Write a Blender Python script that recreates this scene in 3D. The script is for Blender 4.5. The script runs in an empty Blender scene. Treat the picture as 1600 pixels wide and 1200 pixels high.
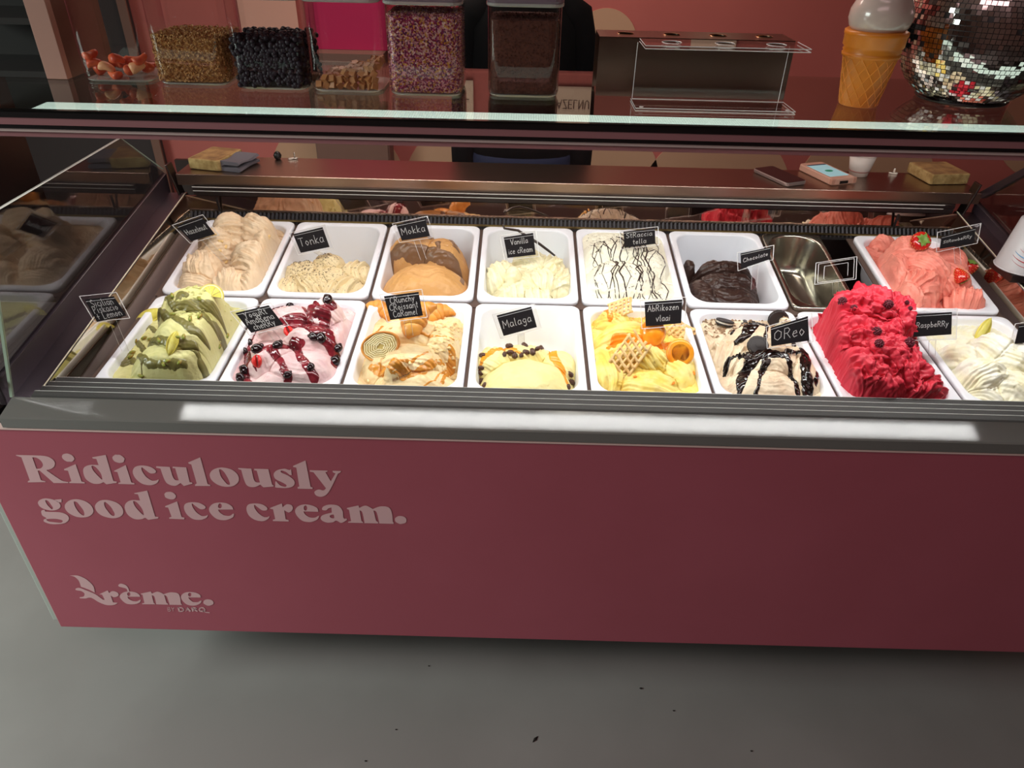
import bpy, bmesh, math, random
import numpy as np
from mathutils import Vector, Matrix, Euler
from mathutils.geometry import tessellate_polygon
PI = math.pi
rnd = random.Random(7)
scene = bpy.context.scene
COL = scene.collection
Z0 = .87                      # everything below is written from the rim between the pan rows; the floor is .87 lower

# ---------- camera, world, lights, exposure ----------
cam_data = bpy.data.cameras.new('camera'); cam = bpy.data.objects.new('camera', cam_data); COL.objects.link(cam)
F, PIT, ROL, YAW = 1144.845735, 0.5849652, 0.0230637, -0.0042354
cam_data.sensor_width = 36; cam_data.lens = 36*F/1600; cam_data.clip_start = .05
fw = Vector((math.sin(YAW)*math.cos(PIT), math.cos(YAW)*math.cos(PIT), -math.sin(PIT)))
rt = Vector((math.cos(YAW), -math.sin(YAW), 0)); up = rt.cross(fw)
r2 = math.cos(ROL)*rt + math.sin(ROL)*up; u2 = -math.sin(ROL)*rt + math.cos(ROL)*up
cam.matrix_world = Matrix(((r2.x, u2.x, -fw.x, .62796), (r2.y, u2.y, -fw.y, -1.62205), (r2.z, u2.z, -fw.z, .82906+Z0), (0, 0, 0, 1)))
scene.camera = cam
world = bpy.data.worlds.new('world'); scene.world = world; world.use_nodes = True
world.node_tree.nodes['Background'].inputs[0].default_value = (.9, .62, .6, 1)
world.node_tree.nodes['Background'].inputs[1].default_value = .22
def area(name, loc, target, sx, sy, power, col, spread=180):
    l = bpy.data.lights.new(name, 'AREA'); l.shape = 'RECTANGLE'; l.size = sx; l.size_y = sy
    l.energy = power; l.color = col; l.spread = math.radians(spread)
    o = bpy.data.objects.new(name, l); COL.objects.link(o)
    o.location = Vector(loc)+Vector((0, 0, Z0))
    o.rotation_euler = (Vector(target)-Vector(loc)).to_track_quat('-Z', 'Y').to_euler()
    return o
area('light_case', (.80, -.237, .470), (.80, -.13, 0), 2.12, .05, 8.8, (1, .99, .965))
area('light_left_window', (-3.1, -1.5, 1.2), (-1.0, -.8, -.87), 1.3, 1.3, 50, (.88, 1, .93), 100)
area('light_ceiling', (.5, -1.9, 1.9), (.6, -.8, -.87), 1.6, .5, 6, (1, .66, .68))
area('light_counter', (.2, 1.0, 1.75), (.4, 1.3, 0), 2.4, .3, 25, (1, .84, .74))
area('light_added_upfill', (.5, -2.6, .95), (.5, -2.5, 2.0), 2.0, .4, 9, (1, .72, .78))  # added fill aimed at the ceiling; the room has no such lamp
lt = bpy.data.lights['light_case']; lt.use_nodes = True; nt = lt.node_tree; em = nt.nodes['Emission']      # rows of diodes along the strip
ge = nt.nodes.new('ShaderNodeNewGeometry'); mp = nt.nodes.new('ShaderNodeMapping'); mp.inputs['Scale'].default_value = (360, 9, 1)
vo = nt.nodes.new('ShaderNodeTexVoronoi'); vo.voronoi_dimensions = '2D'; vo.inputs['Randomness'].default_value = 0; vo.inputs['Scale'].default_value = 1
mr = nt.nodes.new('ShaderNodeMapRange'); mr.inputs['From Min'].default_value = .25; mr.inputs['From Max'].default_value = .55; mr.inputs['To Min'].default_value = 1.35; mr.inputs['To Max'].default_value = .6
nt.links.new(ge.outputs['Parametric'], mp.inputs[0]); nt.links.new(mp.outputs[0], vo.inputs[0]); nt.links.new(vo.outputs['Distance'], mr.inputs[0]); nt.links.new(mr.outputs[0], em.inputs['Strength'])
scene.view_settings.view_transform = 'Standard'; scene.view_settings.look = 'None'
scene.view_settings.exposure = 0; scene.view_settings.gamma = 1
scene.view_settings.use_curve_mapping = False

# ---------- materials ----------
def lin(c):
    return tuple((v/255/12.92 if v/255 <= .04045 else ((v/255+.055)/1.055)**2.4) for v in c)+(1,)
MATS = {}
def mat(name, c, rough=.5, metal=0, c2=None, nscale=20, bump=0, bscale=200, spec=.5, stretch=None, emit=0, coat=0, sss=0, detail=4, trans=0):
    if name in MATS: return MATS[name]
    m = bpy.data.materials.new(name); m.use_nodes = True; MATS[name] = m
    nt = m.node_tree; b = nt.nodes['Principled BSDF']
    b.inputs['Base Color'].default_value = lin(c); b.inputs['Roughness'].default_value = rough
    b.inputs['Metallic'].default_value = metal; b.inputs['Specular IOR Level'].default_value = spec
    b.inputs['Coat Weight'].default_value = coat
    if trans: b.inputs['Transmission Weight'].default_value = trans
    if sss:
        b.inputs['Subsurface Weight'].default_value = sss; b.inputs['Subsurface Radius'].default_value = (.006, .004, .003); b.inputs['Subsurface Scale'].default_value = 1
    if emit:
        b.inputs['Emission Color'].default_value = lin(c); b.inputs['Emission Strength'].default_value = emit
    if c2 or bump:
        tc = nt.nodes.new('ShaderNodeTexCoord'); mp = nt.nodes.new('ShaderNodeMapping')
        nt.links.new(tc.outputs['Object'], mp.inputs[0])
        if stretch: mp.inputs['Scale'].default_value = stretch
    if c2:
        n = nt.nodes.new('ShaderNodeTexNoise'); n.inputs['Scale'].default_value = nscale; n.inputs['Detail'].default_value = detail
        r = nt.nodes.new('ShaderNodeValToRGB'); r.color_ramp.elements[0].color = lin(c); r.color_ramp.elements[1].color = lin(c2)
        r.color_ramp.elements[0].position = .38; r.color_ramp.elements[1].position = .62
        nt.links.new(mp.outputs[0], n.inputs[0]); nt.links.new(n.outputs['Fac'], r.inputs[0]); nt.links.new(r.outputs[0], b.inputs['Base Color'])
    if bump:
        n = nt.nodes.new('ShaderNodeTexNoise'); n.inputs['Scale'].default_value = bscale; n.inputs['Detail'].default_value = 3
        bp = nt.nodes.new('ShaderNodeBump'); bp.inputs['Strength'].default_value = bump; bp.inputs['Distance'].default_value = .002
        nt.links.new(mp.outputs[0], n.inputs[0]); nt.links.new(n.outputs['Fac'], bp.inputs['Height']); nt.links.new(bp.outputs[0], b.inputs['Normal'])
    return m
def glass(name, tint=(1, 1, 1), ior=1.45, rough=0.0, boost=1.0):
    if name in MATS: return MATS[name]
    m = bpy.data.materials.new(name); m.use_nodes = True; MATS[name] = m; nt = m.node_tree
    nt.nodes.remove(nt.nodes['Principled BSDF'])
    t = nt.nodes.new('ShaderNodeBsdfTransparent'); t.inputs[0].default_value = (*tint, 1)
    g = nt.nodes.new('ShaderNodeBsdfGlossy'); g.inputs['Roughness'].default_value = rough
    f = nt.nodes.new('ShaderNodeFresnel')
    ge = nt.nodes.new('ShaderNodeNewGeometry'); mr = nt.nodes.new('ShaderNodeMapRange')      # same reflectance from both faces of a thin pane
    mr.inputs['To Min'].default_value = ior; mr.inputs['To Max'].default_value = 1/ior
    nt.links.new(ge.outputs['Backfacing'], mr.inputs['Value']); nt.links.new(mr.outputs[0], f.inputs[0])
    x = nt.nodes.new('ShaderNodeMixShader')
    if boost != 1:
        mm = nt.nodes.new('ShaderNodeMath'); mm.operation = 'MULTIPLY'; mm.use_clamp = True; mm.inputs[1].default_value = boost
        nt.links.new(f.outputs[0], mm.inputs[0]); nt.links.new(mm.outputs[0], x.inputs[0])
    else: nt.links.new(f.outputs[0], x.inputs[0])
    nt.links.new(t.outputs[0], x.inputs[1]); nt.links.new(g.outputs[0], x.inputs[2])
    nt.links.new(x.outputs[0], nt.nodes['Material Output'].inputs[0])
    return m
M_STEEL = mat('brushed_steel', (190, 186, 178), .26, 1, bump=.12, bscale=60, stretch=(1, 30, 30))
M_LIP = mat('lip_steel', (112, 111, 108), .07, 0, spec=.5); M_LIP.node_tree.nodes['Principled BSDF'].inputs['IOR'].default_value = 1.85
M_LEDGE = mat('ledge_steel', (168, 146, 132), .28, 1, bump=.08, bscale=60, stretch=(1, 30, 30))
M_MIRROR = mat('polished_steel', (205, 196, 180), .05, 1)
M_DARKSTEEL = mat('dark_steel', (92, 82, 80), .35, 1)
M_GREYPLAST = mat('grey_plastic', (66, 66, 65), .55, spec=.2)
M_BLACK = mat('black_plastic', (16, 15, 16), .4)
M_BLACKPROF = mat('black_profile', (22, 18, 20), .3)
M_PINKREFL = mat('header_pink_reflection', (150, 104, 108), .35)  # non-metal pink: reflection of the front room put into the strip's colour
M_WHITE = mat('white_melamine', (240, 243, 250), .28, sss=0)
M_PANEL = mat('pink_panel', (178, 90, 106), .48, c2=(174, 87, 102), nscale=3, spec=.4)
M_PRINT = mat('pale_pink_print', (226, 182, 186), .55)
M_CHALK = mat('chalk', (186, 184, 182), .9)
M_CARD = mat('chalk_card', (17, 15, 19), .75, spec=.2)
M_GLASS = glass('clear_glass'); M_SHELFGLASS = glass('shelf_glass', (.86, .90, .86), 1.5, 0, 1.0)
M_ACR = glass('acrylic', (.97, .97, .97), 1.49, .02)
M_ACREDGE = mat('acrylic_edge', (240, 238, 238), .2, trans=.2)
M_GLEDGE = mat('glass_edge', (150, 168, 150), .2)
M_SIDEGLASS = glass('side_glass', (.66, .64, .66), 1.5, 0, 1.5)

# ---------- mesh helpers ----------
class MB:
    def __init__(s): s.v = []; s.f = []
    def add(s, vs, fs):
        n = len(s.v); s.v += [tuple(p) for p in vs]; s.f += [tuple(i+n for i in q) for q in fs]; return s
    def box(s, x0, x1, y0, y1, z0, z1, M=None):
        vs = [Vector(p) for p in ((x0,y0,z0),(x1,y0,z0),(x1,y1,z0),(x0,y1,z0),(x0,y0,z1),(x1,y0,z1),(x1,y1,z1),(x0,y1,z1))]
        if M: vs = [M @ p for p in vs]
        return s.add(vs, [(0,3,2,1),(4,5,6,7),(0,1,5,4),(1,2,6,5),(2,3,7,6),(3,0,4,7)])
    def prism_x(s, prof, x0, x1):            # profile in (y,z), extruded along x
        n = len(prof)
        s.add([(x0, y, z) for y, z in prof]+[(x1, y, z) for y, z in prof],
              [tuple(range(n))[::-1], tuple(range(n, 2*n))]+[(i, (i+1) % n, n+(i+1) % n, n+i) for i in range(n)]); return s
    def prism(s, pts, off):                  # closed outline of 3-D points pushed by a vector
        n = len(pts); off = Vector(off)
        s.add(list(pts)+[Vector(p)+off for p in pts], [tuple(range(n))[::-1], tuple(range(n, 2*n))]+[(i, (i+1) % n, n+(i+1) % n, n+i) for i in range(n)]); return s
    def loft(s, rings, cap0=True, cap1=True, closed=True):
        n = len(rings[0]); b = len(s.v)
        for r in rings: s.v += [tuple(p) for p in r]
        for k in range(len(rings)-1):
            for i in range(n if closed else n-1):
                j = (i+1) % n; s.f.append((b+k*n+i, b+k*n+j, b+(k+1)*n+j, b+(k+1)*n+i))
        if cap0: s.f.append(tuple(b+i for i in range(n))[::-1])
        if cap1: s.f.append(tuple(b+(len(rings)-1)*n+i for i in range(n)))
        return s
    def lathe(s, prof, n=24, c=(0, 0, 0), M=None):
        rings = []
        for r, z in prof:
            ring = [Vector((r*math.cos(2*PI*i/n), r*math.sin(2*PI*i/n), z)) for i in range(n)]
            rings.append([(M @ p if M else p)+Vector(c) for p in ring])
        return s.loft(rings)
    def tube(s, pts, rad, n=8):
        pts = [Vector(p) for p in pts]; rings = []
        if not hasattr(rad, '__len__'): rad = [rad]*len(pts)
        for i, p in enumerate(pts):
            d = (pts[min(i+1, len(pts)-1)]-pts[max(i-1, 0)]).normalized()
            a = d.cross(Vector((0, 0, 1)))
            if a.length < .05: a = d.cross(Vector((1, 0, 0)))
            a.normalize(); b = d.cross(a)
            rings.append([p+(a*math.cos(2*PI*k/n)+b*math.sin(2*PI*k/n))*rad[i] for k in range(n)])
        return s.loft(rings)
    def ico(s, c, r, sub=1, sc=(1, 1, 1), M=None):
        vs, fs = ICO[sub]; c = Vector(c)
        out = []
        for v in vs:
            p = Vector((v[0]*sc[0], v[1]*sc[1], v[2]*sc[2]))*r
            out.append((M @ p if M else p)+c)
        return s.add(out, fs)
ICO = {}
for sub in (1, 2, 3):
    bm = bmesh.new(); bmesh.ops.create_icosphere(bm, subdivisions=sub, radius=1)
    bm.verts.index_update(); ICO[sub] = ([tuple(v.co) for v in bm.verts], [tuple(v.index for v in f.verts) for f in bm.faces]); bm.free()
def obj(name, mb, m, parent=None, smooth=False, bevel=0, loc=None, kind=None):
    me = bpy.data.meshes.new(name); me.from_pydata(mb.v, [], mb.f); me.update()
    if isinstance(m, (list, tuple)):
        for k in m: me.materials.append(k)
    else: me.materials.append(m)
    if smooth: me.shade_smooth()
    o = bpy.data.objects.new(name, me); COL.objects.link(o)
    if loc is not None: o.location = loc
    if parent: o.parent = parent
    if bevel:
        b = o.modifiers.new('bevel', 'BEVEL'); b.width = bevel; b.segments = 2; b.limit_method = 'ANGLE'
    if kind: o['kind'] = kind
    return o
def recenter(o, c):
    """put the object's origin at c (mesh given in scene coordinates)"""
    o.data.transform(Matrix.Translation(-Vector(c))); o.location = c; return o
def tag(o, label, cat, group=None):
    o['label'] = label; o['category'] = cat
    if group: o['group'] = group
    return o
def thing(name, label, cat, loc=(0, 0, 0), group=None):
    o = bpy.data.objects.new(name, None); o.empty_display_size = .05; COL.objects.link(o); o.location = loc
    return tag(o, label, cat, group)
def rrect(hx, hy, rc, z, n=6):
    out = []
    for cx, cy, a0 in ((hx-rc, hy-rc, 0), (-hx+rc, hy-rc, 90), (-hx+rc, -hy+rc, 180), (hx-rc, -hy+rc, 270)):
        for k in range(n+1):
            a = math.radians(a0+90*k/n); out.append((cx+rc*math.cos(a), cy+rc*math.sin(a), z))
    return out
def struct(name, mb, m, parent=None, **k):
    o = obj(name, mb, m, parent, **k)
    if not parent: o['kind'] = 'structure'
    return o

# ---------- the room ----------
FL = -.87
m_floor = mat('grey_floor', (136, 132, 130), .36, c2=(144, 140, 138), nscale=2.5, bump=.05, bscale=40, spec=.45)
struct('floor', MB().box(-5, 5, -4.5, 1.7, FL-.1, FL), m_floor)
m_wall = mat('salmon_wall', (186, 98, 90), .6, c2=(180, 94, 86), nscale=2)
wb = struct('wall_back', MB().box(-5, 5, 1.6, 1.7, FL, 2.0), m_wall)
m_plain = mat('plain_wall', (190, 172, 164), .8)
struct('wall_left', MB().box(-5.1, -5, -4.5, 1.7, FL, 2.0), m_plain)
struct('wall_right', MB().box(5, 5.1, -4.5, 1.7, FL, 2.0), m_plain)
struct('wall_front', MB().box(-5, 5, -4.6, -4.5, FL, 2.0), m_plain)
struct('ceiling', MB().box(-5, 5, -4.5, 1.7, 2.0, 2.1), mat('ceiling_paint', (190, 176, 170), .9))
m_beige = mat('beige_circle_paint', (190, 148, 118), .6)
def disc(mb, cx, cz, r, y, n=48):
    mb.prism([(cx+r*math.cos(2*PI*k/n), y, cz+r*math.sin(2*PI*k/n)) for k in range(n)], (0, .004, 0))
for cx, cz, r in ((.955, .35, .128), (-.18, -.25, .30), (.42, -.27, .31), (1.02, -.20, .22), (1.50, -.30, .34), (2.15, -.22, .30), (2.9, .1, .25)):
    mb = MB(); disc(mb, cx, cz, r, 1.597); obj('circle', mb, m_beige, wb)
# ---------- ice cream relief (pan-local metres: x right, y back, h above the rim) ----------
def _hash(ix, iy, s):
    n = (ix.astype(np.int64)*374761393 + iy.astype(np.int64)*668265263 + s*982451653) & 0x7fffffff
    n = ((n ^ (n >> 13))*1274126177) & 0x7fffffff
    return ((n ^ (n >> 16)) & 0xffff)/32768.0 - 1.0
def noise(x, y, s=0):
    ix = np.floor(x); iy = np.floor(y); fx = x-ix; fy = y-iy
    ux = fx*fx*fx*(fx*(fx*6-15)+10); uy = fy*fy*fy*(fy*(fy*6-15)+10)
    a = _hash(ix, iy, s); b = _hash(ix+1, iy, s); c = _hash(ix, iy+1, s); d = _hash(ix+1, iy+1, s)
    return (a*(1-ux)+b*ux)*(1-uy) + (c*(1-ux)+d*ux)*uy
def fbm(x, y, s=0, o=4):
    v = 0; a = .5
    for k in range(o):
        v = v + a*noise(x, y, s+k*17); x = x*2.03; y = y*2.03; a *= .5
    return v
def _hash3(ix, iy, iz, s):
    n = (ix.astype(np.int64)*374761393 + iy.astype(np.int64)*668265263 + iz.astype(np.int64)*1440662683 + s*982451653) & 0x7fffffff
    n = ((n ^ (n >> 13))*1274126177) & 0x7fffffff
    return ((n ^ (n >> 16)) & 0xffff)/32768.0 - 1.0
def noise3(x, y, z, s=0):
    ix = np.floor(x); iy = np.floor(y); iz = np.floor(z); fx = x-ix; fy = y-iy; fz = z-iz
    ux = fx*fx*(3-2*fx); uy = fy*fy*(3-2*fy); uz = fz*fz*(3-2*fz)
    def L(k):
        a = _hash3(ix, iy, iz+k, s); b = _hash3(ix+1, iy, iz+k, s); c = _hash3(ix, iy+1, iz+k, s); d = _hash3(ix+1, iy+1, iz+k, s)
        return (a*(1-ux)+b*ux)*(1-uy) + (c*(1-ux)+d*ux)*uy
    return L(0)*(1-uz)+L(1)*uz
def fbm3(x, y, z, s=0, o=4):
    v = 0; a = .5
    for k in range(o):
        v = v + a*noise3(x, y, z, s+k*17); x = x*2.03; y = y*2.03; z = z*2.03; a *= .5
    return v
HX, HY, RC = .111, .166, .045
def edge_dist(x, y):
    qx = np.abs(x)-(HX-RC); qy = np.abs(y)-(HY-RC)
    return RC - (np.hypot(np.maximum(qx, 0), np.maximum(qy, 0)) + np.minimum(np.maximum(qx, qy), 0))
def relief(sp, x, y):
    a = relief_parts(sp, x, y); return np.maximum(a[0]+a[1], -.118)
def relief_parts(sp, x, y):
    """sp: lumps (cx,cy,top,a,b,rot,ridge_amp,ridge_freq,ridge_dir,curve), base, crinkle, edge"""
    s = sp['seed']; w = sp.get('warp', .006)
    wx = x + w*fbm(x*22, y*22, s+3, 3); wy = y + w*fbm(x*22+9, y*22+5, s+5, 3)
    H, RG = [], []
    d = sp.get('drop', .055); amp = sp.get('amp', 3.0)
    for k, (cx, cy, top, a, b, rot, ra, rf, rd, cv) in enumerate(sp['lumps']):
        c, t = math.cos(math.radians(rot)), math.sin(math.radians(rot))
        dx, dy = wx-cx, wy-cy
        px, py = (dx*c+dy*t)/a, (-dx*t+dy*c)/b
        r2 = px*px+py*py
        hh = top - d*(r2**sp.get('pw', 1.6))
        c, t = math.cos(math.radians(rd)), math.sin(math.radians(rd))
        u = dx*c+dy*t+.5*np.clip(hh, -.05, .2); v = -dx*t+dy*c
        ph = (u + cv*v*v*12)*rf*.56 + .5*noise(v*22+k*3, u*12, s+k) + k*.37
        f = ph-np.floor(ph)
        ridge = np.where(f < .86, (f/.86)**1.5, ((1-f)/.14)**.8)-.45
        rg = ra*amp*ridge*(.6+.4*noise(v*34, u*34+k, s+60+k))
        f2 = ph*3.1; f2 = f2-np.floor(f2); rg = rg+ra*.22*amp*(np.abs(f2-.5)*2-.5)
        H.append(hh); RG.append(rg)
    H = np.stack(H); RG = np.stack(RG); kk = sp.get('soft', .007)
    m = H.max(0); h = m+kk*np.log(np.exp((H-m)/kk).sum(0))*.7
    w2 = np.exp((H+RG*1.5-m)/(kk*.25)); w2 = w2/w2.sum(0)
    dd = (w2*RG).sum(0)
    srt = np.sort(H, 0); gap = srt[-1]-srt[-2] if len(H) > 1 else np.full_like(x, 1.)
    dd = dd-sp.get('crease', .005)*np.exp(-(gap/.0022)**2)
    h = np.maximum(h, sp.get('base', -.2)+0*h)
    cr = sp.get('crinkle', .002)*(1.5 if sp.get('crinkle', .002) < .005 else 1.9)
    zc = np.clip(h, -.06, .2)
    dd = dd + cr*(1-2.6*np.abs(fbm3(wx*34, wy*34, zc*34, s+21, 3))) + cr*.5*(1-2.4*np.abs(fbm3(wx*85, wy*85, zc*85, s+31, 3)))
    ed = edge_dist(x, y)
    ew = sp.get('edge', .02); ev = sp.get('edge_h', -.004)
    k = np.clip(ed/ew, 0, 1); k = np.sqrt(1-(1-k)**2)
    h = np.where(h > ev, ev+(h-ev)*k, h)
    return np.maximum(h, -.118), dd*np.clip(ed/(ew*.7), .3, 1)
def surface(sp, X, Y, extra=0.0):
    """grid of points: the smooth mound pushed along its own normal by folds and ridges"""
    h, d = relief_parts(sp, X, Y); d = d+extra
    gyv, gxv = np.gradient(h, Y[:, 0], X[0, :])
    gxv = np.clip(gxv, -3, 3); gyv = np.clip(gyv, -3, 3)
    l = np.sqrt(1+gxv**2+gyv**2)
    return X-gxv/l*d, Y-gyv/l*d, np.maximum(h+d/l, -.118)
def seg_field(x, y, paths):
    f = np.full_like(x, -1.)
    for pts in paths:
        for (x0, y0, r0), (x1, y1, r1) in zip(pts[:-1], pts[1:]):
            dx, dy = x1-x0, y1-y0; L = dx*dx+dy*dy+1e-12
            t = np.clip(((x-x0)*dx+(y-y0)*dy)/L, 0, 1)
            f = np.maximum(f, r0+(r1-r0)*t-np.hypot(x-x0-t*dx, y-y0-t*dy))
    return f
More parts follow.
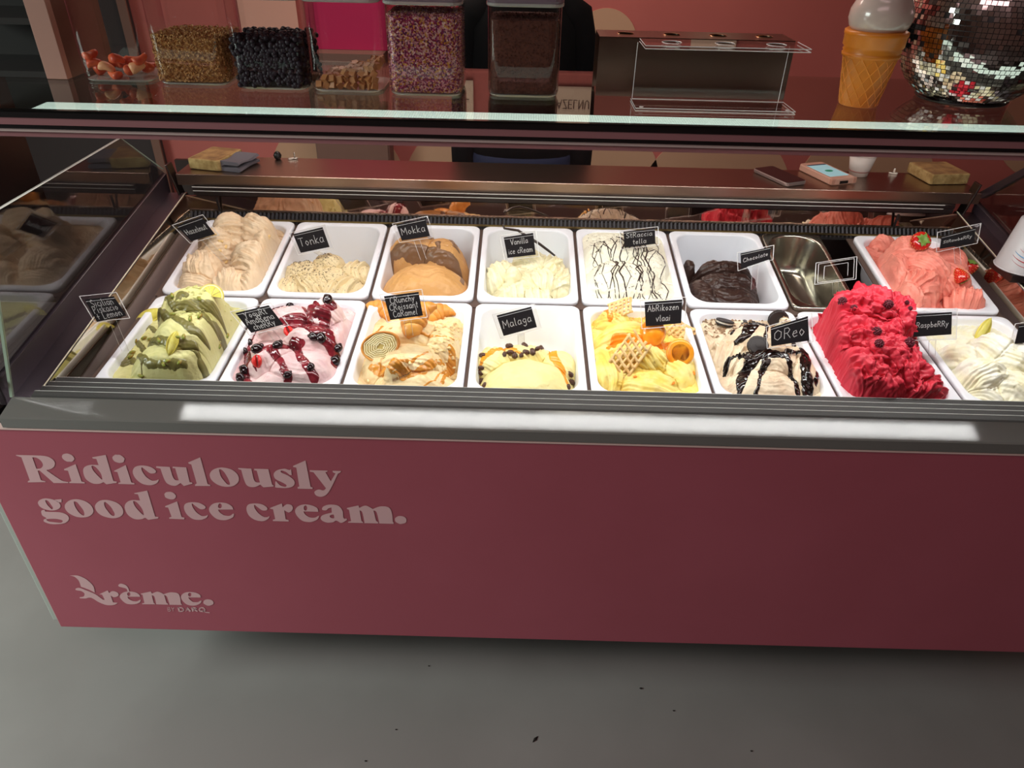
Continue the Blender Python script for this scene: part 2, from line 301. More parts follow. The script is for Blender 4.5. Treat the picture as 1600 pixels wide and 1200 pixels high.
GELATO = {'hazelnut': {'seed': 11,'base': -0.02,'crinkle': 0.0022,'edge': 0.022,'drop': 0.045,'soft': 0.008,'warp': 0.01,'lumps': [(-0.005,0.042,0.085,0.045,0.045,0,0.005,90,110,0.5),(0.059,0.048,0.08,0.05,0.045,0,0.005,90,60,0.5),(0.114,-0.008,0.07,0.05,0.05,20,0.006,110,60,0.8),(-0.028,-0.005,0.07,0.045,0.05,0,0.004,80,120,0.4),(0.087,-0.063,0.065,0.06,0.05,-25,0.007,100,65,1.2),(0.142,-0.067,0.05,0.05,0.06,-20,0.007,110,55,1.2),(-0.05,-0.082,0.045,0.05,0.06,10,0.003,70,20,0.5),(0.034,-0.129,0.03,0.05,0.05,0,0.003,90,15,0.2),(0.113,-0.125,0.03,0.06,0.06,-20,0.006,120,40,0.6),(-0.056,-0.132,0.02,0.05,0.05,0,0.003,80,90,0.2)],'tops': [('nut',-0.1025,0.1887,3),('nut',0.1047,0.009,3),('nut',-0.0054,-0.0333,3),('nut',0.0054,-0.0345,2),('nut',-0.009,-0.047,3),('nut',0.0039,-0.0502,3),('nut',-0.0205,-0.0263,2)]},'tonka': {'seed': 21,'base': -0.13,'crinkle': 0.0016,'edge': 0.015,'drop': 0.05,'warp': 0.007,'lumps': [(-0.065,-0.055,0.006,0.055,0.05,0,0.002,80,30,0.2),(-0.009,-0.01,0.004,0.05,0.045,0,0.003,90,60,0.4),(-0.04,-0.101,-0.002,0.06,0.045,-30,0.006,95,35,0.8),(-0.004,-0.076,-0.004,0.1,0.07,0,0.003,80,60,0.5),(0.053,-0.114,0.0,0.06,0.05,20,0.0055,105,-30,1.2),(0.072,-0.04,0.0,0.05,0.05,-20,0.005,90,-20,0.9),(-0.087,-0.112,-0.006,0.05,0.045,0,0.003,90,0,0.3)],'tops': []},'mokka': {'seed': 31,'base': -0.13,'crinkle': 0.0007,'edge': 0.018,'drop': 0.055,'warp': 0.004,'pw': 1.6,'lumps': [(0.001,-0.107,0.032,0.108,0.08,0,0.001,40,90,0.3),(-0.039,0.055,0.03,0.085,0.05,-5,0.001,50,90,0.3),(0.031,0.038,0.03,0.06,0.055,-10,0.001,60,90,0.2)],'sauce': [[(-0.106,0.0359,0.008),(-0.0807,0.0306,0.011),(-0.0451,0.0183,0.012),(-0.011,0.0168,0.012),(0.0335,-0.0014,0.011),(0.0601,-0.002,0.01),(0.0762,-0.0031,0.009),(0.0946,-0.1046,0.005)],[(-0.0023,0.0599,0.006),(0.0122,0.1107,0.011),(0.0413,0.1019,0.01),(0.0649,0.035,0.006),(0.0752,0.0295,0.003)],[(0.0208,0.0366,0.008),(0.028,0.0098,0.003)],[(-0.1179,-0.0487,0.008),(-0.1112,-0.0148,0.006),(-0.1039,0.0343,0.006)]],'tops': []},'vanilla': {'seed': 41,'base': -0.13,'crinkle': 0.0022,'edge': 0.014,'drop': 0.055,'warp': 0.008,'lumps': [(0.001,-0.064,-0.004,0.1,0.075,0,0.003,90,50,0.5),(-0.067,-0.038,0.01,0.05,0.055,0,0.004,110,20,0.6),(-0.036,-0.07,0.022,0.024,0.03,0,0.002,80,80,0.2),(0.008,0.015,0.012,0.055,0.05,0,0.003,100,60,0.6),(0.042,-0.069,0.008,0.055,0.05,0,0.005,110,20,1.3),(0.079,-0.051,0.003,0.05,0.06,0,0.006,120,-20,1.2),(-0.032,-0.121,-0.002,0.05,0.035,0,0.004,120,10,0.8),(0.025,-0.13,-0.004,0.05,0.035,0,0.005,110,10,0.8),(0.063,0.008,0.004,0.045,0.05,0,0.005,120,-35,0.8)],'tops': []},'stracciatella': {'seed': 51,'base': -0.002,'crinkle': 0.0016,'edge': 0.03,'drop': 0.045,'warp': 0.005,'lumps': [(-0.011,0.022,0.05,0.085,0.06,0,0.001,60,90,0.1),(-0.02,-0.085,0.04,0.1,0.07,0,0.0012,50,90,0.1),(-0.068,0.02,0.03,0.07,0.08,0,0.001,50,90,0.1),(0.046,-0.014,0.035,0.07,0.08,0,0.001,50,90,0.1)],'tops': []},'chocolate': {'seed': 61,'base': -0.13,'crinkle': 0.0016,'edge': 0.012,'drop': 0.075,'warp': 0.006,'pw': 1.8,'lumps': [(0.001,0.001,0.008,0.088,0.045,-3,0.004,45,88,0.3),(-0.004,-0.052,0.003,0.094,0.043,-3,0.004,45,88,0.3),(-0.011,-0.114,-0.006,0.098,0.055,0,0.003,50,88,0.2),(-0.072,-0.094,-0.006,0.04,0.085,12,0.002,60,60,0.2),(-0.088,0.025,-0.01,0.02,0.03,0,0.002,60,60,0.2)],'tops': []},'strawberry': {'seed': 71,'base': -0.02,'crinkle': 0.0022,'edge': 0.018,'drop': 0.055,'warp': 0.008,'lumps': [(-0.046,0.015,0.085,0.05,0.05,0,0.003,90,80,0.4),(-0.025,-0.045,0.075,0.06,0.05,-30,0.004,120,50,0.5),(-0.098,-0.04,0.06,0.035,0.06,-20,0.004,120,10,0.3),(-0.056,-0.103,0.055,0.055,0.06,-40,0.005,105,-30,1.4),(0.035,-0.063,0.05,0.055,0.05,-20,0.004,120,40,0.6),(0.056,-0.139,0.035,0.05,0.04,-20,0.005,95,-20,1.0),(-0.104,-0.139,0.04,0.05,0.05,0,0.004,90,20,0.5),(-0.12,-0.039,0.03,0.03,0.05,-20,0.004,110,85,0.1),(-0.052,0.146,0.012,0.04,0.03,0,0.005,110,40,0.4),(0.073,0.023,0.045,0.06,0.06,0,0.003,80,60,0.4)],'tops': [('strawberry',-0.0474,-0.0087,15,15),('strawberry',0.1263,0.0148,13,80),('strawberry',0.039,-0.0979,11,-60)]},'pistachio': {'seed': 81,'base': -0.02,'crinkle': 0.0007,'edge': 0.022,'drop': 0.055,'warp': 0.006,'pw': 1.6,'lumps': [(0.009,0.008,0.095,0.05,0.05,0,0.0015,60,80,0.5),(0.05,0.007,0.118,0.075,0.06,0,0.0015,60,80,0.5),(0.06,-0.072,0.095,0.085,0.07,0,0.0012,50,80,0.4),(0.047,-0.117,0.06,0.1,0.075,0,0.0015,45,80,0.3),(0.109,-0.093,0.045,0.08,0.09,20,0.001,50,60,0.4),(0.031,-0.154,0.02,0.1,0.06,0,0.0008,40,90,0.2),(0.087,0.038,0.05,0.05,0.05,0,0.005,100,40,0.4)],'sauce': [[(-0.1112,-0.0733,0.006),(-0.1134,-0.0507,0.007),(-0.1161,-0.0081,0.005),(-0.1101,0.0052,0.006),(-0.0088,-0.1006,0.008),(0.0356,-0.1227,0.006),(0.066,-0.1256,0.007),(0.0897,-0.1253,0.007),(0.0987,-0.1348,0.004),(0.1028,-0.1388,0.008)],[(-0.1012,-0.0817,0.007),(-0.0917,-0.0649,0.007),(-0.0022,-0.1535,0.005),(0.0317,-0.1579,0.004),(0.0764,-0.1541,0.004)],[(-0.12,0.0282,0.006),(-0.1074,0.0694,0.005),(-0.0013,-0.0347,0.005),(0.0509,-0.0766,0.008),(0.0822,-0.0992,0.01),(0.1012,-0.1012,0.006)],[(0.0471,-0.0332,0.007),(0.0734,-0.0342,0.008),(0.0961,-0.0505,0.008),(0.1037,-0.0489,0.007),(0.1084,-0.0335,0.008)],[(-0.1361,0.1933,0.005),(-0.1273,0.2441,0.006),(-0.1029,0.2746,0.006),(-0.0705,0.2762,0.009),(-0.0335,0.2552,0.009),(0.0028,0.225,0.006)],[(-0.1317,0.1512,0.007),(-0.1006,0.1438,0.007),(0.0213,-0.0309,0.006),(0.0552,-0.028,0.008),(0.085,-0.0241,0.008),(0.1023,-0.0115,0.007)],[(0.0243,-0.0305,0.008),(0.0315,-0.0023,0.007),(0.0425,-0.0103,0.006)],[(-0.0185,-0.1484,0.002),(-0.0204,-0.1623,0.0015)]],'tops': [('pistachio',-0.0952,0.2849,0),('pistachio',-0.1017,0.2325,1),('pistachio',-0.1235,0.1816,2),('pistachio',-0.1025,0.1888,0),('pistachio',-0.1049,0.2197,1),('pistachio',0.0128,-0.0096,2),('pistachio',-0.1301,0.1512,0),('pistachio',-0.1108,-0.0002,1),('pistachio',-0.0969,0.0151,2),('pistachio',-0.0798,0.0099,0),('pistachio',0.0136,-0.1158,1),('pistachio',0.0581,-0.1215,2),('pistachio',0.0706,-0.1198,0),('pistachio',-0.0984,-0.0428,1),('pistachio',-0.0947,-0.0609,2),('pistachio',0.0328,-0.1589,0),('pistachio',0.0431,-0.1567,1),('pistachio',-0.0218,-0.163,2),('pistachio',0.0197,-0.0448,0),('pistachio',0.0707,-0.0729,1),('pistachio',0.0668,-0.1569,2),('pistachio',0.0749,-0.0199,0),('pistachio',-0.0319,0.2553,1),('pistachio',0.0873,-0.0623,2),('pistachio',0.1107,-0.0108,0),('pistachio',0.1105,-0.0597,1),('lemon_half',0.0923,0.0116,19,0),('lemon_wedge',-0.1168,0.0997,30,-25),('lemon_wedge',0.0506,-0.1314,22,75)]},'yogurt': {'seed': 91,'base': -0.012,'crinkle': 0.001,'edge': 0.022,'drop': 0.05,'warp': 0.006,'lumps': [(0.06,0.045,0.075,0.045,0.04,0,0.003,60,60,0.3),(-0.024,0.045,0.05,0.07,0.05,0,0.002,50,70,0.3),(0.043,-0.023,0.045,0.075,0.05,-15,0.0015,50,80,0.3),(-0.037,-0.074,0.035,0.06,0.06,10,0.0015,50,60,0.3),(0.041,-0.11,0.03,0.085,0.065,0,0.0015,45,80,0.4),(0.008,-0.153,0.01,0.09,0.05,0,0.001,50,80,0.2),(0.097,0.015,0.03,0.04,0.08,0,0.003,80,30,0.5)],'sauce': [[(-0.117,-0.0169,0.009),(-0.0553,-0.0869,0.009),(-0.0189,-0.0772,0.008),(0.0046,-0.0454,0.007),(0.03,-0.0545,0.006)],[(-0.0273,-0.0892,0.009),(-0.0034,-0.1111,0.008),(0.0164,-0.147,0.007),(0.0222,-0.1568,0.01)],[(0.0143,-0.05,0.009),(0.0363,-0.1026,0.008),(0.0594,-0.133,0.009),(0.0744,-0.1489,0.009)],[(-0.1082,-0.0266,0.008),(-0.0808,-0.092,0.01),(-0.0866,-0.1054,0.007),(-0.0696,-0.1515,0.009)],[(-0.0938,0.1548,0.012),(-0.0443,0.153,0.012),(0.0413,0.0306,0.013),(0.0682,0.0216,0.01)],[(-0.0324,0.0182,0.006),(0.0093,0.0199,0.018),(0.0516,-0.0167,0.016),(0.0791,-0.0436,0.012),(0.0928,-0.0573,0.007)],[(0.015,0.1948,0.01),(0.0762,0.044,0.012)],[(0.0618,0.0097,0.006),(0.094,-0.0415,0.009),(0.1023,-0.0541,0.008),(0.1048,-0.0988,0.006)],[(-0.1136,0.0826,0.004),(-0.1097,0.0287,0.004),(-0.1106,-0.0083,0.005)],[(-0.0735,-0.0942,0.003),(-0.0544,-0.1213,0.002)]],'tops': [('cherry',0.0223,-0.1542,0),('cherry',-0.0887,-0.134,1),('cherry',-0.0876,-0.1063,2),('cherry',0.0678,-0.1367,3),('cherry',0.0548,-0.0469,4),('cherry',0.0715,-0.0478,5),('cherry',-0.1101,-0.0013,6),('cherry',0.0168,0.201,7),('cherry',0.0694,0.0504,8),('cherry',-0.0582,0.1582,9),('cherry',-0.0168,-0.0754,10),('cherry',-0.0584,-0.087,11),('cherry',-0.1105,-0.0368,12),('cherry',0.104,-0.0457,13),('cherry',0.1047,-0.0864,14),('petal',-0.013,-0.0026,0),('petal',-0.0523,-0.1123,1)]},'croissant': {'seed': 101,'base': -0.03,'crinkle': 0.001,'edge': 0.024,'drop': 0.05,'warp': 0.006,'lumps': [(-0.002,-0.002,0.055,0.08,0.05,0,0.002,50,85,0.3),(0.07,-0.015,0.04,0.05,0.06,0,0.002,60,60,0.3),(0.007,-0.084,0.035,0.08,0.06,0,0.003,50,80,0.4),(0.025,-0.13,0.01,0.1,0.055,0,0.0015,45,85,0.4),(-0.054,-0.054,0.02,0.05,0.08,0,0.002,50,60,0.3),(0.093,0.041,0.012,0.03,0.05,0,0.005,120,40,0.3),(-0.007,-0.126,0.045,0.035,0.022,20,0.002,80,60,0.3)],'sauce': [[(-0.107,0.0472,0.006),(-0.086,0.1049,0.005),(0.0006,-0.0228,0.004),(0.0514,-0.0268,0.004),(0.0963,-0.0273,0.003)],[(0.0952,-0.0503,0.008),(0.0981,-0.0602,0.007),(0.0881,-0.0826,0.006),(0.0804,-0.1431,0.004)],[(-0.0793,-0.0954,0.006),(-0.0473,-0.1204,0.008),(-0.0002,-0.14,0.008),(0.041,-0.1232,0.008),(0.0745,-0.0771,0.006)],[(-0.0581,-0.1011,0.004),(-0.0233,-0.1372,0.006),(0.0073,-0.1224,0.005),(0.0449,-0.076,0.003)],[(0.0874,-0.0729,0.004),(0.0671,-0.1421,0.003),(0.0441,-0.1575,0.002)]],'tops': [('croissant',0.0508,0.1551,20,20),('croissant',-0.1003,0.155,19,-30),('croissant',0.022,0.001,26,60),('croissant_slice',-0.0575,-0.0657,27,0),('crumb',-0.0434,-0.0133,0),('crumb',-0.0135,-0.0221,1),('crumb',0.0122,-0.1229,2),('crumb',0.0324,-0.1121,3),('crumb',-0.0809,-0.1169,2),('crumb',-0.0792,-0.1241,1),('crumb',0.0995,-0.0676,0)]},'malaga': {'seed': 111,'base': -0.13,'crinkle': 0.0009,'edge': 0.016,'drop': 0.06,'warp': 0.004,'pw': 1.7,'lumps': [(0.001,-0.109,0.01,0.105,0.09,0,0.0006,45,88,0.3),(-0.077,-0.032,0.0,0.05,0.06,0,0.003,90,60,0.4),(-0.006,-0.009,-0.002,0.09,0.035,0,0.003,90,60,0.4),(0.073,-0.04,-0.004,0.05,0.07,0,0.002,90,60,0.4)],'sauce': [[(-0.1047,-0.0623,0.004),(-0.0955,-0.0443,0.007),(-0.0751,-0.0205,0.008),(-0.0423,-0.0016,0.006),(-0.0174,-0.0213,0.004)],[(0.0485,0.1554,0.006),(0.0599,-0.0396,0.009),(0.076,-0.0764,0.007),(0.0866,-0.1107,0.005)]],'tops': [('raisin',-0.0517,-0.0319,0),('raisin',-0.039,-0.0208,1),('raisin',-0.0287,-0.0243,2),('raisin',-0.0129,-0.0261,3),('raisin',-0.0029,-0.0202,4),('raisin',0.0114,-0.0224,5),('raisin',0.0229,-0.0118,6),('raisin',0.0317,0.0026,7),('raisin',-0.0061,0.0035,8),('raisin',-0.1017,-0.0651,9),('raisin',-0.1029,-0.0706,10),('raisin',-0.0995,-0.0827,11),('raisin',-0.0923,-0.1133,12),('raisin',0.095,-0.0782,13),('raisin',0.0971,-0.086,14),('raisin',0.0892,-0.1202,15),('raisin',-0.1002,-0.037,16),('raisin',-0.0409,0.0005,17)]},'apricot': {'seed': 121,'base': -0.02,'crinkle': 0.001,'edge': 0.024,'drop': 0.05,'warp': 0.008,'lumps': [(-0.028,0.038,0.035,0.085,0.05,0,0.003,55,80,0.5),(-0.016,-0.043,0.03,0.08,0.05,0,0.006,55,75,0.6),(-0.086,-0.061,0.015,0.05,0.09,10,0.006,60,20,0.5),(-0.006,-0.108,0.0,0.095,0.055,0,0.003,50,85,0.4),(-0.055,0.122,0.015,0.05,0.04,0,0.003,80,60,0.4),(0.071,-0.048,0.01,0.05,0.08,0,0.003,50,30,0.4)],'sauce': [[(-0.0817,-0.0172,0.006),(-0.0627,0.0128,0.009),(-0.0304,0.01,0.008),(-0.0084,0.0056,0.008),(0.0221,0.0049,0.009),(0.0771,0.0541,0.008)],[(-0.0724,0.174,0.006),(-0.0639,0.1085,0.006)],[(-0.0077,0.1687,0.006),(0.0177,0.1782,0.006)]],'tops': [('lattice',-0.0415,0.1333,34,20),('lattice',-0.0423,-0.0688,52,55),('lattice',0.1036,0.0865,36,-25),('apricot',0.0209,0.023,22,0),('apricot',0.0733,-0.0438,22,1),('bit',-0.0302,-0.1064,0),('bit',0.0525,-0.1147,1),('bit',0.1029,-0.0778,2)]},'oreo': {'seed': 131,'base': -0.02,'crinkle': 0.001,'edge': 0.024,'drop': 0.05,'warp': 0.006,'lumps': [(0.004,0.045,0.03,0.075,0.05,0,0.002,50,80,0.4),(0.018,-0.042,0.03,0.08,0.055,0,0.002,50,85,0.4),(-0.009,-0.11,0.01,0.095,0.06,0,0.0015,60,88,0.3),(-0.057,-0.018,0.01,0.05,0.08,15,0.005,90,-30,0.6),(0.081,-0.05,0.02,0.04,0.09,0,0.002,60,20,0.4),(0.114,0.133,0.012,0.04,0.03,0,0.004,110,50,0.3)],'sauce': [[(0.0114,0.1634,0.004),(-0.0021,0.0705,0.014),(-0.0257,0.0327,0.01),(-0.0475,0.0236,0.005)],[(0.0258,0.1467,0.01),(0.0534,0.1351,0.006),(0.0123,0.0166,0.004)],[(0.0013,0.1476,0.003),(-0.0505,0.0508,0.002)],[(-0.0388,-0.0295,0.006),(-0.0117,-0.0475,0.014),(0.0188,-0.0488,0.012),(0.0372,-0.0538,0.006)],[(-0.0403,-0.0315,0.006),(-0.0746,-0.0385,0.004),(-0.0889,-0.0682,0.004)],[(-0.0265,-0.0593,0.01),(-0.04,-0.0627,0.01),(-0.0603,-0.1015,0.011),(-0.0709,-0.1351,0.006)],[(-0.0074,-0.0696,0.008),(-0.0249,-0.1065,0.004),(-0.0403,-0.1484,0.004)],[(0.0381,-0.0481,0.006),(0.0463,-0.0751,0.005),(0.0507,-0.1036,0.005),(0.0522,-0.1338,0.007)],[(0.1036,0.0237,0.007),(0.0784,-0.0735,0.01),(0.0758,-0.1135,0.011),(0.0767,-0.13,0.01)],[(0.1206,0.0168,0.003),(0.113,-0.0634,0.003),(0.0939,-0.1136,0.005)],[(0.0519,-0.0322,0.008),(0.0796,-0.029,0.006)]],'tops': [('cookie',-0.0461,0.1361,17,80),('cookie',0.0847,0.1442,19,35),('cookie',-0.013,-0.0188,18,5),('bit',-0.0416,-0.0496,0),('bit',-0.0024,-0.0717,1),('bit',0.1001,0.0561,2)]},'raspberry': {'seed': 141,'base': -0.03,'edge_h': -0.012,'crinkle': 0.0062,'edge': 0.018,'drop': 0.05,'warp': 0.012,'lumps': [(-0.036,0.04,0.13,0.07,0.05,0,0.006,80,70,0.6),(-0.12,0.028,0.118,0.05,0.05,10,0.006,80,60,0.6),(0.024,0.032,0.11,0.045,0.06,0,0.006,110,30,0.8),(-0.038,-0.017,0.095,0.07,0.05,0,0.007,70,80,0.8),(-0.108,-0.02,0.07,0.05,0.05,0,0.007,80,60,0.8),(-0.023,-0.08,0.08,0.045,0.05,0,0.005,110,60,1.3),(-0.092,-0.101,0.06,0.06,0.06,0,0.008,70,40,0.8),(0.018,-0.096,0.06,0.05,0.06,0,0.007,80,30,0.8),(-0.049,-0.133,0.035,0.08,0.05,0,0.007,60,60,0.8),(-0.098,-0.116,0.02,0.06,0.05,0,0.006,70,40,0.6),(0.04,-0.134,0.03,0.05,0.05,0,0.006,70,120,0.8)],'tops': [('raspberry',-0.0998,0.0256,15,0),('raspberry',-0.0768,0.0124,12,1),('raspberry',-0.0113,0.001,15,2),('raspberry',-0.0464,-0.0543,15,3),('raspberry',-0.0545,-0.0938,14,4),('raspberry',0.0143,-0.0827,15,5),('raspberry',0.1235,0.0463,14,6),('raspberry',0.1094,-0.0147,14,7),('raspberry',0.1191,-0.0288,13,8),('raspberry',0.0432,0.0284,7,9),('raspberry',0.18,0.2225,6,10),('raspberry',0.0373,-0.0007,7,11),('raspberry',0.1771,0.275,6,12)]},'lemon': {'seed': 151,'base': -0.02,'crinkle': 0.0018,'edge': 0.02,'drop': 0.05,'warp': 0.009,'lumps': [(-0.06,0.003,0.02,0.045,0.05,0,0.003,60,60,0.6),(-0.002,0.0,0.05,0.05,0.05,0,0.004,80,30,0.5),(0.027,-0.028,0.045,0.06,0.05,0,0.004,70,60,0.6),(-0.056,-0.077,0.035,0.05,0.05,0,0.005,60,110,1.2),(0.0,-0.101,0.02,0.06,0.06,0,0.004,60,60,1.2),(0.084,-0.065,0.03,0.06,0.09,0,0.003,60,60,0.8),(-0.051,-0.111,0.0,0.06,0.05,0,0.003,60,60,0.8)],'tops': [('lemon_wedge',0.0421,0.1162,32,58)]}}
SIGNS = {'hazelnut': {'q': [[-0.2327,0.1213,0.126],[-0.1694,0.1324,0.1469],[-0.1361,0.1127,0.1098],[-0.1962,0.1038,0.0931]],'fq': [[-0.2435,0.1219,0.1272],[-0.1663,0.1351,0.1519],[-0.1257,0.1118,0.1082],[-0.199,0.1013,0.0884]],'foot': [-0.1028,0.0623,0.06],'txt': ['Hazelnut']},'tonka': {'q': [[0.0468,0.1581,0.0963],[0.1229,0.1674,0.1137],[0.1411,0.1439,0.0695],[0.0665,0.1361,0.0549]],'fq': [[0.0364,0.1593,0.0985],[0.1291,0.1702,0.1191],[0.1514,0.1425,0.067],[0.0604,0.1333,0.0497]],'foot': [0.1204,0.1755,0.0266],'txt': ['Tonka']},'mokka': {'q': [[0.3074,0.2026,0.1117],[0.3826,0.2112,0.1278],[0.3966,0.1897,0.0873],[0.3229,0.1834,0.0755]],'fq': [[0.2975,0.2036,0.1136],[0.3892,0.2138,0.1328],[0.4064,0.1884,0.085],[0.3164,0.181,0.071]],'foot': [0.3834,0.141,0.0416],'txt': ['Mokka']},'vanilla': {'q': [[0.5903,0.1595,0.1012],[0.6658,0.1657,0.1128],[0.6739,0.1398,0.0642],[0.6014,0.1351,0.0554]],'fq': [[0.5809,0.1611,0.1043],[0.673,0.1685,0.1182],[0.6829,0.1379,0.0607],[0.5945,0.1324,0.0503]],'foot': [0.6604,0.169,0.0256],'txt': ['Vanilla','ice cReam']},'stracciatella': {'q': [[0.8982,0.1735,0.1192],[0.9785,0.1782,0.1281],[0.9819,0.1599,0.0938],[0.9031,0.1544,0.0834]],'fq': [[0.8889,0.1747,0.1216],[0.9869,0.1803,0.1321],[0.991,0.1587,0.0916],[0.8948,0.1522,0.0793]],'foot': [0.9413,0.1567,0.0693],'txt': ['StRaccia','tella']},'chocolate': {'q': [[1.1892,0.1102,0.0942],[1.2639,0.1185,0.1099],[1.2641,0.1043,0.0831],[1.1929,0.0922,0.0604]],'fq': [[1.1807,0.1109,0.0955],[1.272,0.1208,0.114],[1.2721,0.104,0.0825],[1.1852,0.0897,0.0556]],'foot': [1.2311,0.0771,0.0117],'txt': ['Chocolate']},'empty': {'q': [[1.3837,0.0734,0.0794],[1.459,0.0809,0.0935],[1.4599,0.0639,0.0615],[1.3827,0.0578,0.0501]],'fq': [[1.3704,0.0777,0.0875],[1.4709,0.0862,0.1035],[1.4724,0.0603,0.0548],[1.3706,0.0528,0.0407]],'foot': [1.4714,0.137,-0.0298],'txt': None},'strawberry': {'q': [[1.7083,0.1644,0.1302],[1.7927,0.1759,0.1519],[1.7911,0.1578,0.1177],[1.7059,0.15,0.103]],'fq': [[1.6976,0.1695,0.1399],[1.8064,0.1814,0.1621],[1.8009,0.1579,0.1179],[1.6984,0.1461,0.0957]],'foot': [1.7598,0.1365,0.0662],'txt': ['StRawbeRRy']},'pistachio': {'q': [[-0.2855,-0.2455,0.1043],[-0.2241,-0.2416,0.1116],[-0.198,-0.2603,0.0764],[-0.261,-0.2674,0.0631]],'fq': [[-0.2975,-0.2424,0.1099],[-0.2185,-0.2377,0.1188],[-0.1913,-0.2627,0.0718],[-0.2665,-0.2674,0.063]],'foot': [-0.2197,-0.2689,-0.0076],'txt': ['Sicilian','Piskacio','& Lemon']},'yogurt': {'q': [[0.0241,-0.2341,0.0749],[0.0959,-0.2256,0.091],[0.1274,-0.2445,0.0554],[0.0582,-0.2537,0.0381]],'fq': [[0.0126,-0.2332,0.0767],[0.1002,-0.2231,0.0957],[0.1386,-0.2454,0.0537],[0.0542,-0.2563,0.0332]],'foot': [0.108,-0.2305,0.0004],'txt': ['YoguRt','AmaRena','cheRRy']},'croissant': {'q': [[0.3502,-0.2474,0.1304],[0.4224,-0.2422,0.1402],[0.4324,-0.2653,0.0969],[0.364,-0.2704,0.0872]],'fq': [[0.341,-0.2459,0.1334],[0.429,-0.2397,0.145],[0.4413,-0.2668,0.0939],[0.3578,-0.273,0.0823]],'foot': [0.4029,-0.2747,0.0521],'txt': ['CRunchy','CRoissant','CaRamel']},'malaga': {'q': [[0.5836,-0.1617,0.0458],[0.6609,-0.1514,0.0652],[0.6751,-0.1728,0.025],[0.6006,-0.1832,0.0055]],'fq': [[0.5734,-0.1608,0.0476],[0.6677,-0.1486,0.0706],[0.685,-0.1738,0.0231],[0.594,-0.186,0.0001]],'foot': [0.6422,-0.1546,-0.0439],'txt': ['Malaga']},'apricot': {'q': [[0.9126,-0.1555,0.0856],[0.9963,-0.1519,0.0924],[0.9959,-0.1766,0.046],[0.9177,-0.1809,0.038]],'fq': [[0.9032,-0.1537,0.0892],[1.0053,-0.1493,0.0973],[1.0047,-0.1784,0.0425],[0.9093,-0.1835,0.033]],'foot': [0.9678,-0.1723,0.0049],'txt': ['AbRikozen','vlaai']},'oreo': {'q': [[1.1796,-0.2208,0.0645],[1.2583,-0.2082,0.0882],[1.2644,-0.2328,0.0419],[1.1834,-0.2396,0.0291]],'fq': [[1.1704,-0.22,0.066],[1.2665,-0.2051,0.094],[1.2738,-0.2341,0.0394],[1.1749,-0.2422,0.0242]],'foot': [1.2233,-0.245,-0.0007],'txt': ['OReo']},'raspberry': {'q': [[1.4929,-0.1928,0.0913],[1.5751,-0.1895,0.0974],[1.5778,-0.2124,0.0545],[1.496,-0.2159,0.0477]],'fq': [[1.4834,-0.1896,0.0972],[1.587,-0.1858,0.1044],[1.5898,-0.2171,0.0455],[1.4869,-0.2197,0.0407]],'foot': [1.5518,-0.2165,0.0015],'txt': ['RaspbeRRy']},'lemon': {'q': [[1.7369,-0.1836,0.0662],[1.8172,-0.1767,0.0792],[1.8131,-0.1979,0.0392],[1.7308,-0.2029,0.0299]],'fq': [[1.7287,-0.1824,0.0684],[1.8267,-0.1742,0.0838],[1.8216,-0.1993,0.0367],[1.7211,-0.2052,0.0256]],'foot': [1.7843,-0.2162,0.0015],'txt': ['C']}}
